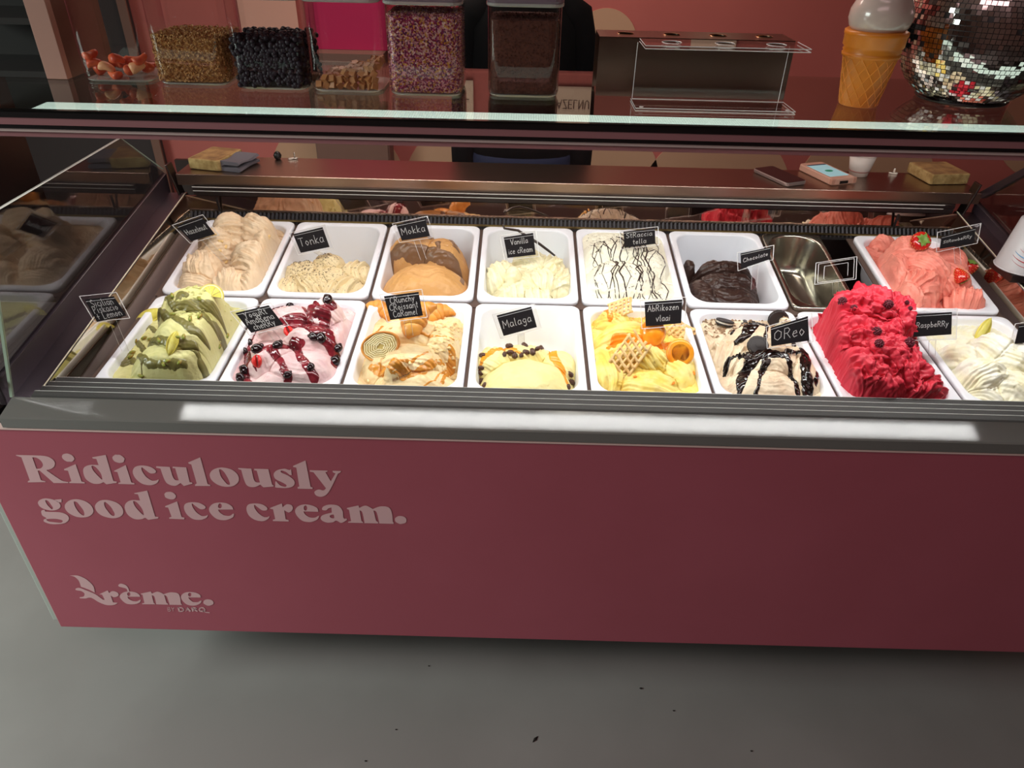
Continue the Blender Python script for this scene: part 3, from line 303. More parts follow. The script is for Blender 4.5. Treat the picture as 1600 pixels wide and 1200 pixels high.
LETTERS = [([(-0.361,-0.113,1),(-0.311,-0.113,1),(-0.297,-0.116),(-0.289,-0.126),(-0.292,-0.138),(-0.3,-0.146),(-0.313,-0.151,1),(-0.293,-0.175),(-0.285,-0.18),(-0.278,-0.181,1),(-0.279,-0.184,1),(-0.309,-0.185,1),(-0.327,-0.152,1),(-0.331,-0.153,1),(-0.333,-0.178,1),(-0.325,-0.181,1),(-0.325,-0.183,1),(-0.362,-0.185,1),(-0.361,-0.182,1),(-0.356,-0.179,1),(-0.352,-0.119,1),(-0.361,-0.115,1)],[[(-0.33,-0.118,1),(-0.322,-0.119),(-0.316,-0.126),(-0.315,-0.137),(-0.322,-0.146),(-0.332,-0.148,1)]]),([(-0.276,-0.147,1),(-0.248,-0.133,1),(-0.25,-0.179,1),(-0.244,-0.181,1),(-0.245,-0.184,1),(-0.277,-0.184,1),(-0.276,-0.181,1),(-0.271,-0.179,1),(-0.269,-0.151,1),(-0.276,-0.15,1)],[]),([(-0.247,-0.121),(-0.25,-0.124),(-0.254,-0.127),(-0.259,-0.127),(-0.263,-0.127),(-0.267,-0.124),(-0.269,-0.121),(-0.27,-0.117),(-0.269,-0.113),(-0.266,-0.109),(-0.262,-0.107),(-0.257,-0.106),(-0.253,-0.107),(-0.249,-0.109),(-0.247,-0.113),(-0.246,-0.117)],[]),([(-0.209,-0.114,1),(-0.18,-0.107,1),(-0.184,-0.175,1),(-0.177,-0.177,1),(-0.179,-0.18,1),(-0.201,-0.185,1),(-0.205,-0.179,1),(-0.216,-0.184),(-0.229,-0.183),(-0.239,-0.172),(-0.239,-0.154),(-0.233,-0.141),(-0.219,-0.134),(-0.202,-0.134,1),(-0.202,-0.118,1),(-0.209,-0.117,1)],[[(-0.217,-0.137),(-0.21,-0.139),(-0.204,-0.156),(-0.206,-0.172),(-0.211,-0.164),(-0.217,-0.149)]]),([(-0.175,-0.148,1),(-0.147,-0.132,1),(-0.148,-0.178,1),(-0.142,-0.18,1),(-0.143,-0.183,1),(-0.176,-0.183,1),(-0.175,-0.18,1),(-0.17,-0.178,1),(-0.169,-0.151,1),(-0.175,-0.15,1)],[]),([(-0.147,-0.12),(-0.149,-0.124),(-0.153,-0.126),(-0.158,-0.127),(-0.162,-0.126),(-0.166,-0.124),(-0.168,-0.121),(-0.169,-0.117),(-0.168,-0.112),(-0.165,-0.109),(-0.161,-0.106),(-0.156,-0.106),(-0.152,-0.106),(-0.148,-0.109),(-0.146,-0.112),(-0.145,-0.116)],[]),([(-0.09,-0.168),(-0.095,-0.177),(-0.109,-0.184),(-0.126,-0.181),(-0.136,-0.168),(-0.138,-0.151),(-0.13,-0.137),(-0.115,-0.132),(-0.099,-0.135),(-0.09,-0.144),(-0.093,-0.151),(-0.103,-0.152),(-0.11,-0.144),(-0.116,-0.137),(-0.118,-0.146),(-0.114,-0.161),(-0.105,-0.171),(-0.096,-0.171)],[]),([(-0.086,-0.133,1),(-0.059,-0.134,1),(-0.059,-0.159),(-0.056,-0.168),(-0.049,-0.169,1),(-0.049,-0.137,1),(-0.054,-0.137,1),(-0.053,-0.133,1),(-0.026,-0.134,1),(-0.028,-0.173,1),(-0.023,-0.174,1),(-0.023,-0.177,1),(-0.042,-0.184,1),(-0.047,-0.176,1),(-0.06,-0.184),(-0.073,-0.18),(-0.078,-0.168),(-0.079,-0.139,1),(-0.087,-0.137,1)],[]),([(-0.019,-0.121,1),(0.008,-0.107,1),(0.008,-0.177,1),(0.013,-0.179,1),(0.012,-0.182,1),(-0.019,-0.183,1),(-0.018,-0.179,1),(-0.014,-0.176,1),(-0.014,-0.126,1),(-0.019,-0.124,1)],[]),([(0.074,-0.164),(0.069,-0.173),(0.06,-0.18),(0.049,-0.183),(0.037,-0.182),(0.027,-0.177),(0.02,-0.169),(0.017,-0.16),(0.018,-0.15),(0.024,-0.141),(0.033,-0.135),(0.044,-0.132),(0.055,-0.133),(0.065,-0.137),(0.072,-0.145),(0.075,-0.154)],[[(0.053,-0.177),(0.05,-0.177),(0.047,-0.174),(0.044,-0.168),(0.041,-0.161),(0.039,-0.153),(0.039,-0.146),(0.039,-0.14),(0.04,-0.137),(0.043,-0.137),(0.046,-0.14),(0.049,-0.146),(0.051,-0.153),(0.053,-0.161),(0.054,-0.169),(0.054,-0.174)]]),([(0.079,-0.132,1),(0.105,-0.133,1),(0.105,-0.16),(0.108,-0.168),(0.116,-0.169,1),(0.115,-0.138,1),(0.11,-0.137,1),(0.111,-0.133,1),(0.139,-0.133,1),(0.14,-0.174,1),(0.143,-0.176,1),(0.142,-0.179,1),(0.121,-0.182,1),(0.116,-0.175,1),(0.102,-0.182),(0.089,-0.179),(0.085,-0.164),(0.084,-0.137,1),(0.078,-0.135,1)],[]),([(0.185,-0.131,1),(0.184,-0.147,1),(0.18,-0.147,1),(0.173,-0.139),(0.165,-0.136),(0.164,-0.141),(0.178,-0.15),(0.187,-0.163),(0.183,-0.176),(0.169,-0.182),(0.149,-0.182,1),(0.145,-0.181,1),(0.148,-0.165,1),(0.15,-0.165,1),(0.156,-0.175),(0.166,-0.179),(0.169,-0.174),(0.161,-0.167),(0.149,-0.158),(0.148,-0.145),(0.157,-0.135),(0.172,-0.131),(0.181,-0.134)],[]),([(0.19,-0.123,1),(0.217,-0.108,1),(0.218,-0.177,1),(0.222,-0.179,1),(0.221,-0.183,1),(0.191,-0.183,1),(0.191,-0.179,1),(0.195,-0.177,1),(0.196,-0.127,1),(0.19,-0.126,1)],[]),([(0.222,-0.133,1),(0.258,-0.133,1),(0.257,-0.136,1),(0.253,-0.137,1),(0.261,-0.161,1),(0.273,-0.14,1),(0.268,-0.137,1),(0.268,-0.133,1),(0.285,-0.133,1),(0.283,-0.137,1),(0.278,-0.14,1),(0.254,-0.189),(0.239,-0.203),(0.227,-0.201),(0.224,-0.191),(0.233,-0.184),(0.243,-0.186),(0.249,-0.18,1),(0.229,-0.138,1),(0.222,-0.137,1)],[]),([(-0.316,-0.25),(-0.321,-0.256),(-0.328,-0.26),(-0.337,-0.262),(-0.346,-0.261),(-0.354,-0.258),(-0.359,-0.253),(-0.361,-0.247),(-0.36,-0.24),(-0.355,-0.234),(-0.348,-0.23),(-0.34,-0.228),(-0.331,-0.229),(-0.323,-0.232),(-0.317,-0.237),(-0.315,-0.243)],[[(-0.335,-0.258),(-0.337,-0.258),(-0.338,-0.257),(-0.34,-0.253),(-0.342,-0.248),(-0.343,-0.243),(-0.343,-0.238),(-0.343,-0.235),(-0.342,-0.233),(-0.34,-0.233),(-0.338,-0.234),(-0.336,-0.238),(-0.335,-0.243),(-0.334,-0.248),(-0.333,-0.253),(-0.334,-0.256)]]),([(-0.322,-0.231,1),(-0.307,-0.229,1),(-0.31,-0.238,1),(-0.318,-0.238,1)],[]),([(-0.36,-0.263),(-0.353,-0.261),(-0.351,-0.266),(-0.321,-0.267),(-0.309,-0.276),(-0.311,-0.288),(-0.325,-0.299),(-0.351,-0.302),(-0.365,-0.296),(-0.364,-0.289),(-0.357,-0.285),(-0.363,-0.278),(-0.363,-0.27)],[[(-0.358,-0.288),(-0.339,-0.286),(-0.325,-0.29),(-0.33,-0.297),(-0.344,-0.296),(-0.355,-0.294)]]),([(-0.251,-0.263),(-0.258,-0.272),(-0.268,-0.278),(-0.279,-0.28),(-0.29,-0.279),(-0.3,-0.273),(-0.306,-0.265),(-0.308,-0.255),(-0.305,-0.245),(-0.298,-0.237),(-0.289,-0.231),(-0.277,-0.228),(-0.266,-0.23),(-0.257,-0.235),(-0.251,-0.243),(-0.249,-0.253)],[[(-0.274,-0.274),(-0.276,-0.274),(-0.279,-0.271),(-0.282,-0.266),(-0.284,-0.258),(-0.285,-0.251),(-0.285,-0.244),(-0.284,-0.238),(-0.283,-0.235),(-0.28,-0.235),(-0.277,-0.237),(-0.275,-0.243),(-0.273,-0.25),(-0.271,-0.258),(-0.271,-0.265),(-0.272,-0.27)]]),([(-0.188,-0.263),(-0.194,-0.272),(-0.204,-0.278),(-0.215,-0.28),(-0.226,-0.278),(-0.236,-0.273),(-0.242,-0.265),(-0.244,-0.255),(-0.242,-0.245),(-0.235,-0.236),(-0.226,-0.23),(-0.215,-0.228),(-0.204,-0.23),(-0.194,-0.235),(-0.188,-0.243),(-0.186,-0.253)],[[(-0.21,-0.273),(-0.212,-0.273),(-0.215,-0.271),(-0.218,-0.265),(-0.22,-0.258),(-0.222,-0.25),(-0.222,-0.243),(-0.221,-0.238),(-0.22,-0.235),(-0.217,-0.234),(-0.215,-0.237),(-0.212,-0.242),(-0.209,-0.25),(-0.208,-0.257),(-0.207,-0.264),(-0.208,-0.27)]]),([(-0.15,-0.207,1),(-0.121,-0.199,1),(-0.123,-0.272,1),(-0.116,-0.273,1),(-0.118,-0.277,1),(-0.14,-0.282,1),(-0.145,-0.276,1),(-0.156,-0.281),(-0.17,-0.28),(-0.18,-0.268),(-0.181,-0.249),(-0.174,-0.235),(-0.161,-0.227),(-0.143,-0.227,1),(-0.143,-0.21,1),(-0.15,-0.209,1)],[[(-0.158,-0.23),(-0.151,-0.233),(-0.145,-0.251),(-0.146,-0.268),(-0.152,-0.26),(-0.158,-0.244)]]),([(-0.094,-0.241,1),(-0.066,-0.227,1),(-0.067,-0.271,1),(-0.061,-0.273,1),(-0.063,-0.278,1),(-0.094,-0.277,1),(-0.094,-0.274,1),(-0.088,-0.271,1),(-0.089,-0.245,1),(-0.095,-0.244,1)],[]),([(-0.066,-0.215),(-0.068,-0.218),(-0.072,-0.221),(-0.077,-0.222),(-0.081,-0.221),(-0.085,-0.219),(-0.088,-0.216),(-0.088,-0.212),(-0.088,-0.208),(-0.085,-0.204),(-0.082,-0.202),(-0.077,-0.201),(-0.073,-0.201),(-0.069,-0.203),(-0.066,-0.207),(-0.065,-0.211)],[]),([(-0.01,-0.263),(-0.014,-0.271),(-0.028,-0.278),(-0.044,-0.276),(-0.054,-0.263),(-0.056,-0.246),(-0.05,-0.233),(-0.035,-0.228),(-0.02,-0.23),(-0.01,-0.239),(-0.013,-0.246),(-0.022,-0.247),(-0.03,-0.239),(-0.036,-0.232),(-0.037,-0.241),(-0.033,-0.255),(-0.024,-0.266),(-0.015,-0.266)],[]),([(0.12,-0.262),(0.116,-0.27),(0.104,-0.277),(0.088,-0.274),(0.077,-0.262),(0.075,-0.244),(0.081,-0.231),(0.094,-0.227),(0.11,-0.229),(0.119,-0.238),(0.117,-0.245),(0.108,-0.246),(0.1,-0.238),(0.094,-0.231),(0.093,-0.24),(0.098,-0.254),(0.107,-0.264),(0.115,-0.265)],[]),([(0.046,-0.259),(0.041,-0.269),(0.024,-0.277),(0.007,-0.274),(-0.003,-0.259),(-0.003,-0.244),(0.008,-0.231),(0.023,-0.227),(0.037,-0.229),(0.046,-0.237),(0.047,-0.246,1),(0.015,-0.247,1),(0.017,-0.255),(0.025,-0.263),(0.036,-0.264),(0.044,-0.258)],[[(0.025,-0.237),(0.023,-0.241),(0.021,-0.243),(0.019,-0.243),(0.017,-0.241),(0.017,-0.237),(0.019,-0.233),(0.021,-0.23),(0.024,-0.23),(0.025,-0.232)]]),([(0.225,-0.258),(0.22,-0.268),(0.205,-0.276),(0.188,-0.273),(0.178,-0.258),(0.177,-0.243),(0.186,-0.231),(0.2,-0.226),(0.215,-0.229),(0.224,-0.236),(0.225,-0.246,1),(0.194,-0.246,1),(0.196,-0.254),(0.204,-0.262),(0.215,-0.263),(0.223,-0.258)],[[(0.203,-0.236),(0.202,-0.24),(0.2,-0.243),(0.197,-0.243),(0.196,-0.24),(0.196,-0.236),(0.197,-0.232),(0.199,-0.23),(0.201,-0.229),(0.203,-0.232)]]),([(-0.223,-0.538),(-0.229,-0.548),(-0.244,-0.554),(-0.26,-0.552),(-0.268,-0.538),(-0.268,-0.526),(-0.257,-0.514),(-0.243,-0.51),(-0.229,-0.512),(-0.222,-0.519),(-0.221,-0.527,1),(-0.251,-0.528,1),(-0.25,-0.535),(-0.243,-0.542),(-0.233,-0.543),(-0.225,-0.538)],[[(-0.242,-0.519),(-0.243,-0.523),(-0.246,-0.525),(-0.248,-0.525),(-0.249,-0.523),(-0.249,-0.519),(-0.247,-0.515),(-0.245,-0.513),(-0.242,-0.513),(-0.241,-0.515)]]),([(-0.082,-0.536),(-0.087,-0.545),(-0.102,-0.553),(-0.118,-0.55),(-0.126,-0.536),(-0.126,-0.522),(-0.116,-0.51),(-0.102,-0.506),(-0.089,-0.508),(-0.081,-0.515),(-0.081,-0.524,1),(-0.11,-0.525,1),(-0.108,-0.532),(-0.102,-0.54),(-0.091,-0.54),(-0.084,-0.535)],[[(-0.101,-0.515),(-0.102,-0.519),(-0.104,-0.521),(-0.107,-0.521),(-0.108,-0.519),(-0.108,-0.515),(-0.106,-0.511),(-0.104,-0.509),(-0.102,-0.509),(-0.1,-0.511)]]),([(0.126,-0.238,1),(0.152,-0.225,1),(0.152,-0.236,1),(0.162,-0.227),(0.172,-0.23),(0.172,-0.241),(0.163,-0.25),(0.154,-0.244,1),(0.153,-0.27,1),(0.159,-0.272,1),(0.159,-0.276,1),(0.125,-0.276,1),(0.126,-0.272,1),(0.131,-0.27,1),(0.131,-0.242,1),(0.125,-0.241,1)],[]),([(0.237,-0.231),(0.25,-0.225),(0.268,-0.227),(0.276,-0.241),(0.276,-0.262),(0.282,-0.263,1),(0.283,-0.267,1),(0.27,-0.276),(0.26,-0.27),(0.252,-0.275),(0.238,-0.276),(0.228,-0.268),(0.232,-0.256),(0.253,-0.247,1),(0.254,-0.233,1),(0.247,-0.236),(0.242,-0.241),(0.234,-0.24)],[[(0.256,-0.253),(0.256,-0.263),(0.249,-0.262),(0.248,-0.256)]]),([(0.286,-0.233,1),(0.311,-0.225,1),(0.312,-0.232,1),(0.326,-0.225),(0.34,-0.234,1),(0.357,-0.226),(0.374,-0.229),(0.379,-0.246),(0.379,-0.269,1),(0.381,-0.272,1),(0.38,-0.275,1),(0.35,-0.275,1),(0.35,-0.271,1),(0.347,-0.243),(0.341,-0.238,1),(0.344,-0.268,1),(0.348,-0.271,1),(0.348,-0.275,1),(0.318,-0.275,1),(0.319,-0.272,1),(0.317,-0.244),(0.312,-0.239,1),(0.313,-0.269,1),(0.316,-0.272,1),(0.316,-0.275,1),(0.284,-0.275,1),(0.285,-0.272,1),(0.291,-0.27,1),(0.29,-0.238,1),(0.286,-0.236,1)],[]),([(0.408,-0.265),(0.407,-0.269),(0.404,-0.272),(0.399,-0.274),(0.394,-0.275),(0.39,-0.273),(0.386,-0.27),(0.384,-0.266),(0.384,-0.262),(0.385,-0.258),(0.389,-0.254),(0.393,-0.252),(0.398,-0.252),(0.402,-0.253),(0.406,-0.256),(0.408,-0.26)],[]),([(-0.217,-0.516,1),(-0.192,-0.508,1),(-0.191,-0.515,1),(-0.176,-0.508),(-0.164,-0.516,1),(-0.147,-0.509),(-0.131,-0.512),(-0.129,-0.526),(-0.132,-0.547,1),(-0.13,-0.549,1),(-0.131,-0.552,1),(-0.16,-0.552,1),(-0.159,-0.549,1),(-0.159,-0.524),(-0.164,-0.519,1),(-0.165,-0.546,1),(-0.162,-0.549,1),(-0.163,-0.552,1),(-0.191,-0.552,1),(-0.19,-0.549,1),(-0.188,-0.525),(-0.193,-0.521,1),(-0.195,-0.547,1),(-0.193,-0.549,1),(-0.193,-0.552,1),(-0.223,-0.553,1),(-0.223,-0.55,1),(-0.217,-0.548,1),(-0.214,-0.52,1),(-0.217,-0.519,1)],[]),([(-0.055,-0.542),(-0.057,-0.546),(-0.061,-0.549),(-0.065,-0.551),(-0.07,-0.552),(-0.074,-0.55),(-0.077,-0.547),(-0.079,-0.544),(-0.078,-0.539),(-0.076,-0.535),(-0.073,-0.532),(-0.068,-0.53),(-0.064,-0.53),(-0.059,-0.531),(-0.056,-0.534),(-0.055,-0.538)],[]),([(-0.364,-0.462,1),(-0.345,-0.461),(-0.329,-0.473),(-0.32,-0.495),(-0.323,-0.517,1),(-0.334,-0.507),(-0.349,-0.498,1),(-0.348,-0.478),(-0.354,-0.465)],[]),([(-0.363,-0.505),(-0.354,-0.502),(-0.342,-0.509),(-0.324,-0.522),(-0.311,-0.54),(-0.307,-0.539,1),(-0.308,-0.523,1),(-0.314,-0.522,1),(-0.291,-0.508,1),(-0.29,-0.517,1),(-0.28,-0.51),(-0.27,-0.515),(-0.271,-0.525),(-0.282,-0.531),(-0.289,-0.526,1),(-0.29,-0.549,1),(-0.279,-0.55,1),(-0.291,-0.558),(-0.308,-0.559),(-0.323,-0.55),(-0.337,-0.535),(-0.351,-0.538),(-0.364,-0.538,1),(-0.363,-0.534,1),(-0.353,-0.531),(-0.348,-0.521),(-0.353,-0.513),(-0.364,-0.51)],[]),([(-0.261,-0.489),(-0.254,-0.484),(-0.244,-0.489),(-0.241,-0.5),(-0.242,-0.51,1),(-0.246,-0.51,1),(-0.246,-0.501),(-0.254,-0.497),(-0.261,-0.494)],[])]
SMALL_LETTERS = [[(-0.167,-0.562),(-0.169,-0.575),(-0.168,-0.575),(-0.166,-0.561)],[(-0.166,-0.562),(-0.162,-0.563),(-0.162,-0.561),(-0.166,-0.561)],[(-0.162,-0.562),(-0.163,-0.566),(-0.161,-0.565),(-0.161,-0.562)],[(-0.162,-0.565),(-0.165,-0.567),(-0.164,-0.569),(-0.162,-0.566)],[(-0.164,-0.567),(-0.167,-0.567),(-0.167,-0.569),(-0.165,-0.569)],[(-0.165,-0.569),(-0.162,-0.572),(-0.161,-0.57),(-0.164,-0.567)],[(-0.162,-0.571),(-0.164,-0.574),(-0.163,-0.575),(-0.161,-0.571)],[(-0.163,-0.574),(-0.168,-0.574),(-0.168,-0.576),(-0.164,-0.576)],[(-0.158,-0.562),(-0.156,-0.568),(-0.155,-0.567),(-0.157,-0.561)],[(-0.156,-0.568),(-0.157,-0.575),(-0.156,-0.575),(-0.155,-0.567)],[(-0.155,-0.568),(-0.151,-0.562),(-0.152,-0.561),(-0.156,-0.567)],[(-0.143,-0.561),(-0.144,-0.576),(-0.14,-0.574),(-0.139,-0.56)],[(-0.142,-0.563),(-0.133,-0.564),(-0.132,-0.56),(-0.141,-0.559)],[(-0.134,-0.563),(-0.131,-0.57),(-0.129,-0.567),(-0.131,-0.561)],[(-0.131,-0.567),(-0.135,-0.573),(-0.133,-0.575),(-0.129,-0.569)],[(-0.133,-0.572),(-0.142,-0.573),(-0.143,-0.577),(-0.134,-0.576)],[(-0.126,-0.575),(-0.12,-0.561),(-0.121,-0.56),(-0.127,-0.574)],[(-0.123,-0.563),(-0.118,-0.576),(-0.114,-0.572),(-0.119,-0.559)],[(-0.124,-0.57),(-0.119,-0.57),(-0.118,-0.569),(-0.124,-0.568)],[(-0.111,-0.561),(-0.112,-0.575),(-0.108,-0.573),(-0.107,-0.559)],[(-0.11,-0.562),(-0.101,-0.563),(-0.1,-0.559),(-0.109,-0.558)],[(-0.102,-0.562),(-0.102,-0.566),(-0.099,-0.564),(-0.099,-0.56)],[(-0.1,-0.563),(-0.108,-0.565),(-0.108,-0.569),(-0.101,-0.567)],[(-0.107,-0.569),(-0.1,-0.575),(-0.098,-0.571),(-0.105,-0.565)],[(-0.09,-0.558),(-0.094,-0.564),(-0.093,-0.567),(-0.088,-0.561)],[(-0.095,-0.566),(-0.095,-0.573),(-0.091,-0.57),(-0.092,-0.564)],[(-0.094,-0.574),(-0.087,-0.575),(-0.086,-0.57),(-0.092,-0.569)],[(-0.086,-0.575),(-0.08,-0.57),(-0.081,-0.566),(-0.087,-0.571)],[(-0.079,-0.567),(-0.08,-0.56),(-0.083,-0.562),(-0.082,-0.569)],[(-0.081,-0.558),(-0.087,-0.557),(-0.089,-0.561),(-0.082,-0.563)],[(-0.088,-0.57),(-0.081,-0.577),(-0.08,-0.575),(-0.086,-0.568)],[(-0.081,-0.577),(-0.071,-0.578),(-0.071,-0.575),(-0.08,-0.574)]]
# ---------- display case ----------
case = thing('display_case', 'long refrigerated ice cream display case with pink front panel and steel trim', 'display case', (.78, 0, FL))
def part(name, mb, m, **k):
    mb.v = [(x-.78, y, z-FL) for x, y, z in mb.v]
    return obj(name, mb, m, case, **k)
XL, XR = -.36, 1.94
front = part('front_panel', MB().box(-.442, 2.0, -.5, -.485, -.643, -.049), M_PANEL, bevel=.0015)
part('trim_line', MB().box(-.442, 2.0, -.503, -.485, -.0485, -.0455), mat('pale_trim', (226, 196, 190), .4))
part('side_panel', MB().box(-.457, -.4425, -.495, .6, -.625, -.055), mat('pale_side', (176, 184, 176), .4), bevel=.002)
part('side_panel', MB().box(2.0005, 2.015, -.495, .6, -.625, -.055), MATS['pale_side'], bevel=.002)
part('cabinet_body', MB().box(-.42, 1.98, -.48, .6, -.62, -.24), M_DARKSTEEL)
part('plinth', MB().box(-.2, 1.8, .05, .55, -.87, -.62), M_BLACK)
lip = part('lip', MB().prism_x([(-.503, -.043), (-.503, -.0215), (-.4995, -.0195), (-.45, -.0075), (-.45, -.03), (-.49, -.043)], XL, XR), M_LIP)
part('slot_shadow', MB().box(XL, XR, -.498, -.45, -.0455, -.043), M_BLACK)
for k in range(4):
    y0 = -.4495+k*.0245; z0 = -.0085-k*.0052
    part('slat', MB().prism_x([(y0, z0-.006), (y0, z0+.0002), (y0+.017, z0+.0042), (y0+.019, z0+.0036), (y0+.019, z0-.002)], -.325, 1.875), M_GREYPLAST)
    part('slat_edge', MB().prism_x([(y0+.0172, z0+.0043), (y0+.0186, z0+.0043), (y0+.0186, z0+.0050), (y0+.0172, z0+.0050)], -.325, 1.875), MATS['slat_highlight_paint'] if 'slat_highlight_paint' in MATS else mat('slat_highlight_paint', (190, 190, 186), .4))  # pale strip that paints the highlight along each slat
part('slat_bed', MB().prism_x([(-.4495, -.022), (-.352, -.040), (-.352, -.044), (-.4495, -.026)], -.325, 1.875), M_BLACK)
part('well_floor', MB().box(-.335, 1.885, -.44, .45, -.24, -.22), M_DARKSTEEL)
part('well_wall', MB().box(-.335, 1.885, -.445, -.435, -.22, -.03), M_DARKSTEEL)
part('well_wall', MB().box(-.335, 1.885, .43, .44, -.22, .06), M_DARKSTEEL)
def zt(y): return .0394+.1526*y
for X, s in ((-.33, -1), (1.88, 1)):
    Xb = X-s*.017
    part('liner_wall', MB().prism([(Xb, -.445, zt(-.445)-.05), (Xb, .43, zt(.43)-.05), (X, .43, zt(.43)), (X, -.445, zt(-.445))], (s*.004, 0, 0)), M_MIRROR)
    Xg = X-s*.060
    part('gasket', MB().prism([(Xb, -.445, zt(-.445)-.05), (Xb, .43, zt(.43)-.05), (Xg, .43, zt(.43)-.054), (Xg, -.445, zt(-.445)-.054)], (0, 0, -.004)), mat('gasket_brown', (58, 46, 46), .4))
    part('flange', MB().prism([(X, -.452, zt(-.452)), (X+s*.047, -.452, zt(-.452)), (X+s*.047, .42, zt(.42)), (X, .42, zt(.42))], (0, 0, .003)), mat('flange_steel', (150, 138, 150), .3, 1))
    part('flange_edge', MB().prism([(X, -.452, zt(-.452)+.003), (X+s*.0025, -.452, zt(-.452)+.003), (X+s*.0025, .42, zt(.42)+.003), (X, .42, zt(.42)+.003)], (0, 0, .0012)), mat('bright_edge', (235, 225, 200), .3))
    xf = X+s*.047; hf = .055 if s < 0 else .03
    part('frame_rail', MB().prism([(xf, -.45, zt(-.45)), (xf, .43, zt(.43)), (xf, .43, zt(.43)+hf), (xf, -.45, zt(-.45)+hf)], (s*.014, 0, 0)), mat('frame_black', (42, 34, 40), .3), bevel=.002)
    xg = xf+s*.006
    top = .305
    yb = lambda z: .43+(z-.162)*(-.143/.113)
    yf = lambda z: -.447+(z+.01)*.34
    pts = [(xg, -.44, zt(-.44)+hf), (xg, .43, zt(.43)+hf), (xg, yb(top), top), (xg, yf(top)+.005, top)]
    part('end_glass', MB().prism(pts, (s*.005, 0, 0)), M_SIDEGLASS)
    part('glass_edge', MB().prism([(xg, yf(top)+.005, top), (xg, yb(top), top), (xg, yb(top), top+.0018), (xg, yf(top)+.005, top+.0018)], (s*.005, 0, 0)), mat('bright_glass_edge', (215, 215, 210), .25))
    if s < 0:
        part('glass_edge', MB().prism([(xg, .43, .17), (xg, yb(top), top), (xg, yb(top)+.002, top), (xg, .432, .17)], (s*.004, 0, 0)), M_GLEDGE)
    else:
        part('frame_bar', MB().prism([(xg-.004, .445, .15), (xg-.004, .41, .15), (xg-.004, yb(.36)-.03, .36), (xg-.004, yb(.36)+.002, .36)], (.014, 0, 0)), MATS['frame_black'], bevel=.002)
    part('corner_bracket', MB().prism([(X+s*.01, .405, .10), (X+s*.01, .44, .10), (X+s*.03, .44, .19), (X+s*.03, .405, .19)], (s*.006, 0, 0)), M_DARKSTEEL, bevel=.002)
part('outer_cheek', MB().box(-.44, -.392, -.49, .6, -.24, -.035), M_DARKSTEEL)
part('outer_cheek', MB().box(1.945, 1.99, -.49, .6, -.24, -.035), M_DARKSTEEL)
# back of the well: grille, rim, mirror pane, slotted rails, ledge
tb = 0.15047; cb, sb = math.cos(tb), math.sin(tb)
def deckB(d, w): return (d*cb-w*sb, d*sb+w*cb)
g = MB()
for k in range(190):
    x = -.325+k*.01165; y, z = deckB(.372, -.012); y2, z2 = deckB(.392, .006)
    g.prism([(x, y, z), (x+.005, y, z+.002), (x+.005, y2, z2+.002), (x, y2, z2)], (.0015, 0, -.004))
part('grille_rib', g, mat('grille_plastic', (62, 62, 66), .4), kind='stuff')
part('grille_tray', MB().prism_x([deckB(.366, -.02), deckB(.395, 0), deckB(.395, -.02)], -.328, 1.878), M_BLACK)
part('gilt_rail', MB().prism_x([deckB(.363, -.004), deckB(.368, -.004), deckB(.368, .0), deckB(.363, .0)], -.328, 1.878), mat('brass_steel', (176, 160, 110), .3, 1))
part('mirror_rim', MB().prism_x([deckB(.396, -.004), deckB(.404, -.004), deckB(.404, .007), deckB(.396, .007)], -.328, 1.878), M_STEEL)
part('mirror_pane', MB().prism_x([(deckB(.405, 0)[0], .0585), (deckB(.405, 0)[0]+.004, .0585), (deckB(.405, 0)[0]+.0105, .1035), (deckB(.405, 0)[0]+.0065, .1035)], -.328, 1.878), mat('mirror_pane', (196, 172, 160), .03, 1))
part('sash_bar', MB().prism_x([deckB(.400, .0), deckB(.404, .0), deckB(.404, .045), deckB(.400, .045)], 1.70, 1.706), M_BLACK)
part('sash_bar', MB().prism_x([deckB(.400, .0), deckB(.404, .0), deckB(.404, .045), deckB(.400, .045)], -.235, -.229), M_BLACK)
for k, (z0, z1) in enumerate(((.106, .119), (.121, .131))):
    part('slide_rail', MB().box(-.30, 1.86, .405-.003*k, .43, z0, z1), mat('rail_brown', (26, 18, 20), .35))
    part('rail_edge', MB().box(-.30, 1.83, .403-.003*k, .4045-.003*k, z1-.0008, z1+.0012), MATS['bright_glass_edge'])
part('worktop_edge', MB().box(-.345, 1.93, .415, .43, .131, .162), M_LEDGE, bevel=.001)
part('worktop', MB().box(-.345, 1.93, .4155, .592, .150, .1625), M_LEDGE, bevel=.001)
part('rear_panel', MB().box(-.42, 1.97, .585, .60, -.62, .15), M_DARKSTEEL)
# dividers between pans
mdiv = mat('divider_steel', (98, 80, 72), .6, .4)
for i in range(-1, 8):
    x = i*.262
    y1, z1 = deckB(.004, -.016); y2, z2 = deckB(.362, -.016)
    part('divider', MB().prism([(x-.012, y1, z1), (x+.012, y1, z1), (x+.012, y2, z2), (x-.012, y2, z2)], (0, 0, .003)), mdiv)
    part('divider', MB().prism([(x-.012, -.36, -.044), (x+.012, -.36, -.044), (x+.012, -.004, -.0165), (x-.012, -.004, -.0165)], (0, 0, .003)), mdiv)
part('cross_rail', MB().box(-.266, 1.838, -.014, .012, -.022, -.012), mdiv)
